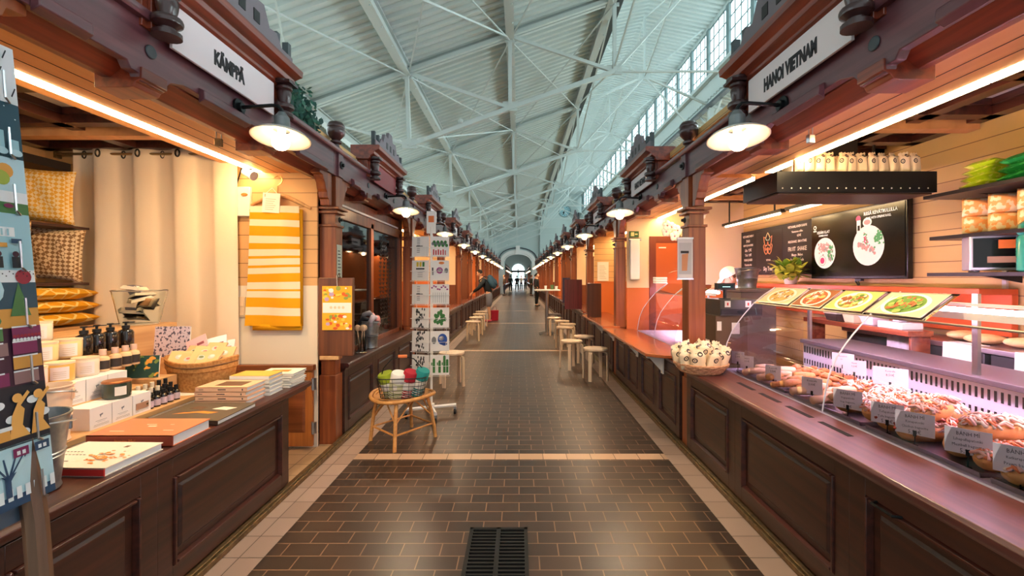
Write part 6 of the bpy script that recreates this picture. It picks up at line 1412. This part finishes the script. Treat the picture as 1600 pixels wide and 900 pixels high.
def d4(rc,ds,pl_):   # building on blue
    rc(-.12,.09,.08,.115,'white'); pl_([(-.1,.115),(-.05,.13),(.0,.115)],'white'); [rc(-.11+.014*k,.092,-.105+.014*k,.11,'sky') for k in range(13)]
    for k in range(6): rc(-.11+.035*k,.06+.012*(k%2),-.085+.035*k,.072+.012*(k%2),['plum','gold','navy'][k%3])
    for k in range(5): rc(-.1+.04*k,.005,-.08+.04*k,.035,'dark'); ds(-.09+.04*k,.042,.008,'plum')
def d5(rc,ds,pl_):   # pale tree
    rc(-.12,.0,.12,.03,'green'); rc(-.12,.03,.12,.06,'white'); rc(.03,.02,.05,.1,'white'); [ds(.04+a,.115+b_,.02,c) for a,b_,c in ((-.03,0,'brown'),(.0,.015,'lime'),(.03,.0,'gold'),(.02,-.02,'lime'),(-.02,-.02,'gold'))]; pl_([(.04,.05),(-.0,.12),(.005,.122),(.05,.06)],'white'); ds(-.05,.05,.012,'dark'); ds(.07,.02,.012,'purple',.5)
def d6(rc,ds,pl_):   # night town
    for k in range(10): ds(-.11+.024*k,.11+.03*((k*7)%3)/2,.002,'white',1,5)
    for k in range(7): rc(-.12+.034*k,.02,-.098+.034*k,.05+.02*((k*5)%3),'sky'); ds(-.105+.034*k,.015,.014,'ice',.7)
def d7(rc,ds,pl_):
    for k in range(16): pl_([(-.11+.014*k,.02+.05*(k%3)),(-.1+.014*k,.045+.05*(k%3)),(-.097+.014*k,.044+.05*(k%3)),(-.107+.014*k,.018+.05*(k%3))],'dark')
for i, (lab, base, dr_) in enumerate((('pale blue art print of a winter tree and white fence','ice',d0),('dark art print with golden bathers and white clouds','dark',d1),('plum art print of green and purple blocks','plum',d2),('art print of a white tree in a golden garden','white',d3),('light blue art print with a long white building','sky',d4),('pale art print of a white trunked tree with coloured leaves','ice',d5),('dark teal art print of a starry town','teal',d6),('white art print with scattered black twigs','white',d7))): artprint(i, lab, base, dr_)
# ------------------------------------------------------------------ garland above the first post
gl = thing('leafy_garland', 'dark green leafy wreath hanging beside the gift shop sign crown', 'garland', (XL-.05, 3.36, 2.667))
t = MB(); t.tube([(.0,-.25,.02),(.03,-.2,.2),(.03,-.1,.27),(.0,.05,.2),(.0,.25,.03)], .012, 6); t.build('wire_hoop', BLACKM, gl)
random.seed(2); t = MB()
for k in range(800):
    f_ = random.random(); y = -.25+.52*f_; top = .26*math.sin(PI*min(1,max(0,(1-f_)*.75+.1))); z = random.uniform(0,top); x = random.gauss(0,.05)
    a_ = random.uniform(0,2*PI); l = .06; d = Vector((random.uniform(-.4,.9),math.cos(a_),math.sin(a_))).normalized(); s_ = d.orthogonal().normalized()*.014; c = Vector((x,y,z))
    t.add([c, c+d*l*.5+s_, c+d*l, c+d*l*.5-s_], [(0,1,2,3)], k % 2)
t.build('foliage', [mat('garland_dark', (26,74,64), .5), mat('garland_mid', (44,104,84), .5)], gl, sm=0)
# ------------------------------------------------------------------ divider boards, high table, chair on the deli side
for lab, x0, x1, y, z0, z1, c in (('dark wooden divider board standing on the bar shelf','1.22','1.47',8.0,.776,1.40,(96,58,38)),('maroon divider board beyond the framed notice','1.05','1.45',10.3,.776,1.46,(116,46,52)),('purple blue board farther along the deli counters','1.28','1.50',13.2,.762,1.5,(72,70,110))):
    t = MB(); t.box(float(x0),y,z0,float(x1),y+.04,z1); tag(t.build('divider_board', wood('board_%d' % c[2], c, tuple(int(v*.8) for v in c), 'z', .35), bev=.004), lab, 'board', 'upright boards on the deli counters')
fr = thing('framed_notice', 'white framed paper notice on the cream partition behind the divider board', 'notice', (1.80, PR+BAY*2-.14, 1.62))
fr.location.y = PR+BAY*2-.14
t = MB(); t.box(-.12,-.012,-.19,.12,0,.22); t.box(-.1,-.014,-.17,.1,-.012,.2,1)
for k in range(9): t.box(-.08,-.0146,-.14+.034*k,.07-.02*(k%3),-.014,-.132+.034*k,2)
t.build('notice', [WHITE, PAPER, mat('pale_ink', (196,176,156), .8)], fr, sm=0)
ht = thing('high_table', 'white high bar table on a single leg in the aisle', 'table', (.74, 11.9, 0))
t = MB(); t.box(-.33,-.3,1.16,.33,.3,1.19); t.build('table_top', WHITE, ht, bev=.006)
t = MB(); t.cyl((0,0,.04),(0,0,1.16),.045,n=12); t.build('column', STEEL, ht)
for k in range(4): a_ = PI/4+k*PI/2; t = MB(); t.tube([(.04*math.cos(a_),.04*math.sin(a_),.07),(.28*math.cos(a_),.28*math.sin(a_),.02)], .018, 6); t.build('foot', STEEL, ht)
for i, (x, y, z, r, h, c) in enumerate(((.7,11.85,1.1905,.035,.1,(240,240,240)),(.88,11.9,1.1905,.05,.12,(90,120,80)),(.98,11.8,1.1905,.04,.09,(240,240,236)))):
    t = MB(); t.lathe([(.001,0),(r*.8,0),(r,h),(r*.92,h),(r*.75,.006),(.001,.006)], n=16)
    tag(t.build('cup', mat('cup_%d' % i, c, .4), loc=(x,y,z)), ['white cup alone on the high table', 'green pot on the high table', 'white cup beside the green pot'][i], 'cup', 'cups on the high table')
ch = thing('metal_chair', 'grey tube chair with dark seat below the counter past the stools', 'chair', (1.0, 12.9, 0), PI/2)
t = MB(); t.box(-.2,-.2,.43,.2,.2,.46); t.build('seat', mat('seat_dark', (70,56,56), .6), ch, bev=.01)
for x in (-.18,.18):
    for y in (-.18,.18): t = MB(); t.cyl((x*1.1,y*1.1,0),(x,y,.45),.014,n=8); t.build('leg', STEEL, ch)
t = MB(); t.tube([(-.19,.19,.45),(-.2,.22,.72),(-.15,.23,.8),(.15,.23,.8),(.2,.22,.72),(.19,.19,.45)], .014, 8); t.box(-.17,.215,.6,.17,.235,.76); t.build('backrest', mat('chair_grey', (176,176,178), .4, .5), ch)
# ------------------------------------------------------------------ people
def skin(name, chains, m, par, lev=1, root=0):
    """one continuous surface grown over joints: chains = list of [(point, radius), ...]; shared points join"""
    vs = []; rs = []; es = []; idx = {}
    for ch in chains:
        prev = None
        for p, r in ch:
            k = tuple(round(c, 4) for c in p)
            if k not in idx: idx[k] = len(vs); vs.append(p); rs.append(r)
            if prev is not None: es.append((prev, idx[k]))
            prev = idx[k]
    me = bpy.data.meshes.new(name); me.from_pydata([tuple(v) for v in vs], es, []); me.materials.append(m)
    o = bpy.data.objects.new(name, me); COL.objects.link(o); o.parent = par
    md = o.modifiers.new('grow', 'SKIN'); md.use_smooth_shade = True
    bpy.context.view_layer.update()
    for i, sv in enumerate(me.skin_vertices[0].data): r = rs[i]; sv.radius = r if isinstance(r, tuple) else (r, r); sv.use_root = (i == root)
    s_ = o.modifiers.new('smooth', 'SUBSURF'); s_.levels = lev; s_.render_levels = lev
    return o
SKINM = mat('skin', (222,164,132), .5); HAIRD = mat('hair_dark', (40,28,22), .7); HAIRB = mat('hair_brown', (110,72,44), .7)
def person(lab, loc, rz, J, top, bot, shoe, hair, legs_bare=False, arms_bare=False, detail=True, cap=None, group=None):
    """J: joint name -> local point, facing -y"""
    o = thing('person', lab, 'person', loc, rz, group); V = {k: Vector(v) for k, v in J.items()}
    def lerp(a, b, f_): return V[a].lerp(V[b], f_)
    ch = [[(V['pelvis'],.115),(V['waist'],.11),(V['chest'],.135),(V['neck'],.055),(V['head0'],.06)]]
    for s_ in 'lr':
        ch.append([(V['chest'],.135),(V['sh'+s_],.055),(V['el'+s_],.04),(V['wr'+s_],.027),(V['hd'+s_],.03)])
        ch.append([(V['pelvis'],.115),(V['hip'+s_],.085),(V['kn'+s_],.055),(V['an'+s_],.036),(V['toe'+s_],.03)])
        d = (V['hd'+s_]-V['wr'+s_]).normalized(); side = d.orthogonal().normalized(); nn = d.cross(side)
        if detail:
            for k in range(4):
                b_ = V['hd'+s_]+side*(.012*(k-1.5)); l = (.05,.058,.055,.044)[k]
                ch.append([(V['hd'+s_],.03),(b_+d*.03,.0095),(b_+d*(.03+l*.55)+nn*.006,.008),(b_+d*(.03+l)+nn*.02,.007)])
            ch.append([(V['hd'+s_],.03),(V['hd'+s_]+side*.035-d*.005,.01),(V['hd'+s_]+side*.045+d*.03,.008)])
    body = skin('body', ch, SKINM, o)
    h0, h1 = V['head0'], V['head1']; up = (h1-h0).normalized(); f_ = V['face'].normalized(); f_ = (f_-up*f_.dot(up)).normalized(); sd = up.cross(f_); c = (h0+h1)/2
    M_ = Matrix(((sd.x,-f_.x,up.x,c.x),(sd.y,-f_.y,up.y,c.y),(sd.z,-f_.z,up.z,c.z),(0,0,0,1)))
    t = MB(); t.ball((0,0,.01),(.076,.095,.115),16,12)
    for k in range(len(t.v)):
        x, y, z = t.v[k]
        if z < -.02: x *= 1-.28*min(1,(-.02-z)/.09); y = y*(1-.12*min(1,(-.02-z)/.09))-.012*min(1,(-.02-z)/.09)
        t.v[k] = (x, y, z)
    t.ball((0,-.098,-.012),(.013,.02,.024),8,6); t.ball((-.078,.0,-.005),(.012,.02,.032),8,6); t.ball((.078,.0,-.005),(.012,.02,.032),8,6)
    for s_ in (-1,1): t.ball((s_*.03,-.083,.015),(.014,.01,.008),8,6,1); t.ball((s_*.03,-.085,.034),(.02,.008,.004),6,4,2)
    t.ball((0,-.088,-.055),(.024,.008,.007),8,5,3)
    t.xf(M_); t.build('head', [SKINM, mat('eye_dark', (40,30,30), .3), hair, mat('lips', (180,96,90), .5)], o, sm=180)
    t = MB(); n = 16
    t.grid(lambda u, v: (.084*math.sin(PI*.62*v)*math.cos(2*PI*u), .012+.101*math.sin(PI*.62*v)*math.sin(2*PI*u) if True else 0, .02+.112*math.cos(PI*.62*v)), n, 8)
    for k in range(len(t.v)):
        x, y, z = t.v[k]
        if y < -.04 and z < .06: t.v[k] = (x, y+.06, max(z,.05))
    t.xf(M_); h_ = t.build('hair', hair, o, sm=180)
    if cap:
        t = MB(); t.grid(lambda u, v: (.092*math.sin(PI*.5*v)*math.cos(2*PI*u), .01+.112*math.sin(PI*.5*v)*math.sin(2*PI*u), .035+.105*math.cos(PI*.5*v)), 18, 8)
        t.lathe([(.092,.02),(.094,.05)], (0,.008,0), 18); t.grid(lambda u, v: ((u-.5)*.17*(1-.25*v), -.085-.085*v*math.sin(PI*(.25+.5*u)), .03-.03*v), 10, 4)
        t.xf(M_); t.build('cap', cap, o, sm=60)
    # clothing follows the body
    e = 1.12
    tc = [[(V['pelvis']-Vector((0,0,.03)),.15),(V['waist'],.15),(V['chest'],.18),(V['chest'].lerp(V['neck'],.75),.075)]]
    for s_ in 'lr': tc.append([(V['chest'],.18),(V['sh'+s_],.085),(V['el'+s_],.06)]+([] if arms_bare else [(lerp('el'+s_,'wr'+s_,.92),.038)]))
    skin('jacket', tc, top, o)
    bc = [[(V['waist'].lerp(V['pelvis'],.5),.125),(V['pelvis'],.15)]]
    for s_ in 'lr': bc.append([(V['pelvis'],.15),(V['hip'+s_],.115),(V['kn'+s_],.078 if not legs_bare else .1)]+([] if legs_bare else [(lerp('kn'+s_,'an'+s_,.95),.055)]))
    skin('shorts' if legs_bare else 'trousers', bc, bot, o, root=1)
    for s_ in 'lr':
        a, b_ = V['an'+s_], V['toe'+s_]; d = (b_-a); d.z = 0; d.normalize()
        t = MB(); t.ball((0,0,0),(.042,.13,.038),12,8); ang = math.atan2(d.x, -d.y); 
        t.xf(T(a.x+d.x*.06, a.y+d.y*.06, .04) @ R(ang,'Z')); t.build('shoe', shoe, o, sm=180)
    return o
STAND = dict(pelvis=(0,0,.93), waist=(0,0,1.1), chest=(0,.01,1.3), neck=(0,0,1.46), head0=(0,-.02,1.53), head1=(0,-.03,1.72), face=(0,-1,0),
    shl=(.19,.01,1.39), ell=(.25,.02,1.12), wrl=(.24,-.08,.89), hdl=(.24,-.11,.83), shr=(-.19,.01,1.39), elr=(-.25,.02,1.12), wrr=(-.24,-.08,.89), hdr=(-.24,-.11,.83),
    hipl=(.095,0,.86), knl=(.1,-.01,.48), anl=(.1,.02,.08), toel=(.11,-.13,.035), hipr=(-.095,0,.86), knr=(-.1,-.01,.48), anr=(-.1,.02,.08), toer=(-.11,-.13,.035))
# leaning customer with a backpack: faces the counter (-x)
LEAN = dict(STAND); LEAN.update(pelvis=(0,.0,.95), waist=(0,-.04,1.12), chest=(0,-.13,1.32), neck=(0,-.24,1.49), head0=(0,-.29,1.56), head1=(0,-.36,1.74), face=(0,-.9,-.35),
    shl=(.21,-.15,1.41), ell=(.27,-.34,1.16), wrl=(.18,-.55,1.0), hdl=(.15,-.61,.94), shr=(-.21,-.15,1.41), elr=(-.27,-.34,1.16), wrr=(-.18,-.55,1.0), hdr=(-.15,-.61,.94))
DK = mat('dark_jacket', (30,38,44), .8); GSH = mat('grey_shorts', (118,118,128), .8)
p = person('person in dark jacket and grey shorts leaning over the counter with a blue backpack', (-1.02, 15.3, 0), -PI/2, LEAN, DK, GSH, mat('pink_shoe', (206,80,100), .5), HAIRD, legs_bare=True)
bp = thing('backpack', 'blue backpack worn by the person leaning on the counter', 'backpack', (-1.02, 15.3, 0), -PI/2)
t = MB(); t.ball((0,.0,0),(.17,.13,.26),16,12); t.ball((0,.11,-.06),(.13,.06,.13),12,8); t.xf(T(0,.09,1.36) @ R(.42,'X')); t.build('bag', mat('backpack_blue', (52,88,112), .7), bp, sm=180)
t = MB()
for s_ in (1,-1): t.tube([(s_*.1,.0,1.52),(s_*.13,-.15,1.54),(s_*.16,-.34,1.4),(s_*.16,-.24,1.2),(s_*.11,.02,1.15)], .016, 6)
t.build('strap', mat('strap_dark', (30,40,50), .7), bp)
sb_ = thing('shopping_bag', 'red shopping bag on the floor beside the leaning person', 'bag', (-.86, 15.75, 0), .3)
t = MB(); t.frus(-.13,-.07,0,.13,.07,.36,'z-',.01); t.build('bag_body', mat('bag_red', (190,30,56), .5), sb_)
t = MB(); t.tube([(-.07,0,.35),(-.05,0,.47),(.05,0,.47),(.07,0,.35)], .006, 5); t.build('handle', mat('bag_red_dark', (120,20,36), .5), sb_)
WALK = dict(STAND); WALK.update(knl=(.1,-.16,.5), anl=(.1,-.2,.1), toel=(.1,-.34,.05), knr=(-.1,.02,.48), anr=(-.1,.2,.1), toer=(-.1,.06,.035))
TOPS = [mat('top_%d' % i, c, .8) for i, c in enumerate(((26,28,34),(150,44,44),(60,66,58),(186,180,172),(44,56,84),(96,74,56)))]
BOTS = [mat('bot_%d' % i, c, .8) for i, c in enumerate(((24,24,28),(50,56,76),(70,60,54)))]
SHO = mat('dark_shoe', (30,28,28), .5)
person('person in black standing at the deli counter past the white high table', (.93, 23.6, 0), PI/2-.3, STAND, TOPS[0], BOTS[0], SHO, HAIRD)
for i, (lab, x, y, rz, J, a, b_) in enumerate((('person in dark clothes walking under the far arch', -.9, 47, PI, WALK, 2, 0), ('person in pale top among the group beyond the arch', .25, 52, 0, STAND, 3, 1), ('person in red top at the far deli counters', 1.2, 33, PI/2, STAND, 1, 2), ('person in black seen against the far glass door', -.25, 50, .4, WALK, 0, 0), ('person in blue standing beyond the arch', .75, 55, PI, STAND, 4, 0), ('person in brown jacket beside the far left counters', -1.25, 38, -PI/2, STAND, 5, 1), ('person in dark top at the counters before the arch', 1.0, 37, PI/2+.4, STAND, 2, 2))):
    person(lab, (x, y, 0), rz, J, TOPS[a], BOTS[b_], SHO, HAIRB if i % 2 else HAIRD, detail=False, group='visitors at the far end of the hall')
# worker bending behind the till, facing the aisle
BEND = dict(STAND); BEND.update(chest=(0,-.14,1.24), waist=(0,-.04,1.08), neck=(0,-.28,1.36), head0=(0,-.33,1.42), head1=(0,-.42,1.59), face=(0,-.75,-.6),
    shl=(.2,-.16,1.31), ell=(.28,-.2,1.08), wrl=(.16,-.36,1.08), hdl=(.12,-.42,1.08), shr=(-.2,-.16,1.31), elr=(-.28,-.2,1.08), wrr=(-.16,-.36,1.08), hdr=(-.12,-.42,1.08))
person('person in a white cap and dark shirt bending behind the deli till', (3.03, 5.62, .0), -PI/2-.1, BEND, mat('worker_shirt', (44,48,56), .8), BOTS[0], SHO, HAIRB, cap=mat('white_cap', (240,236,232), .7))
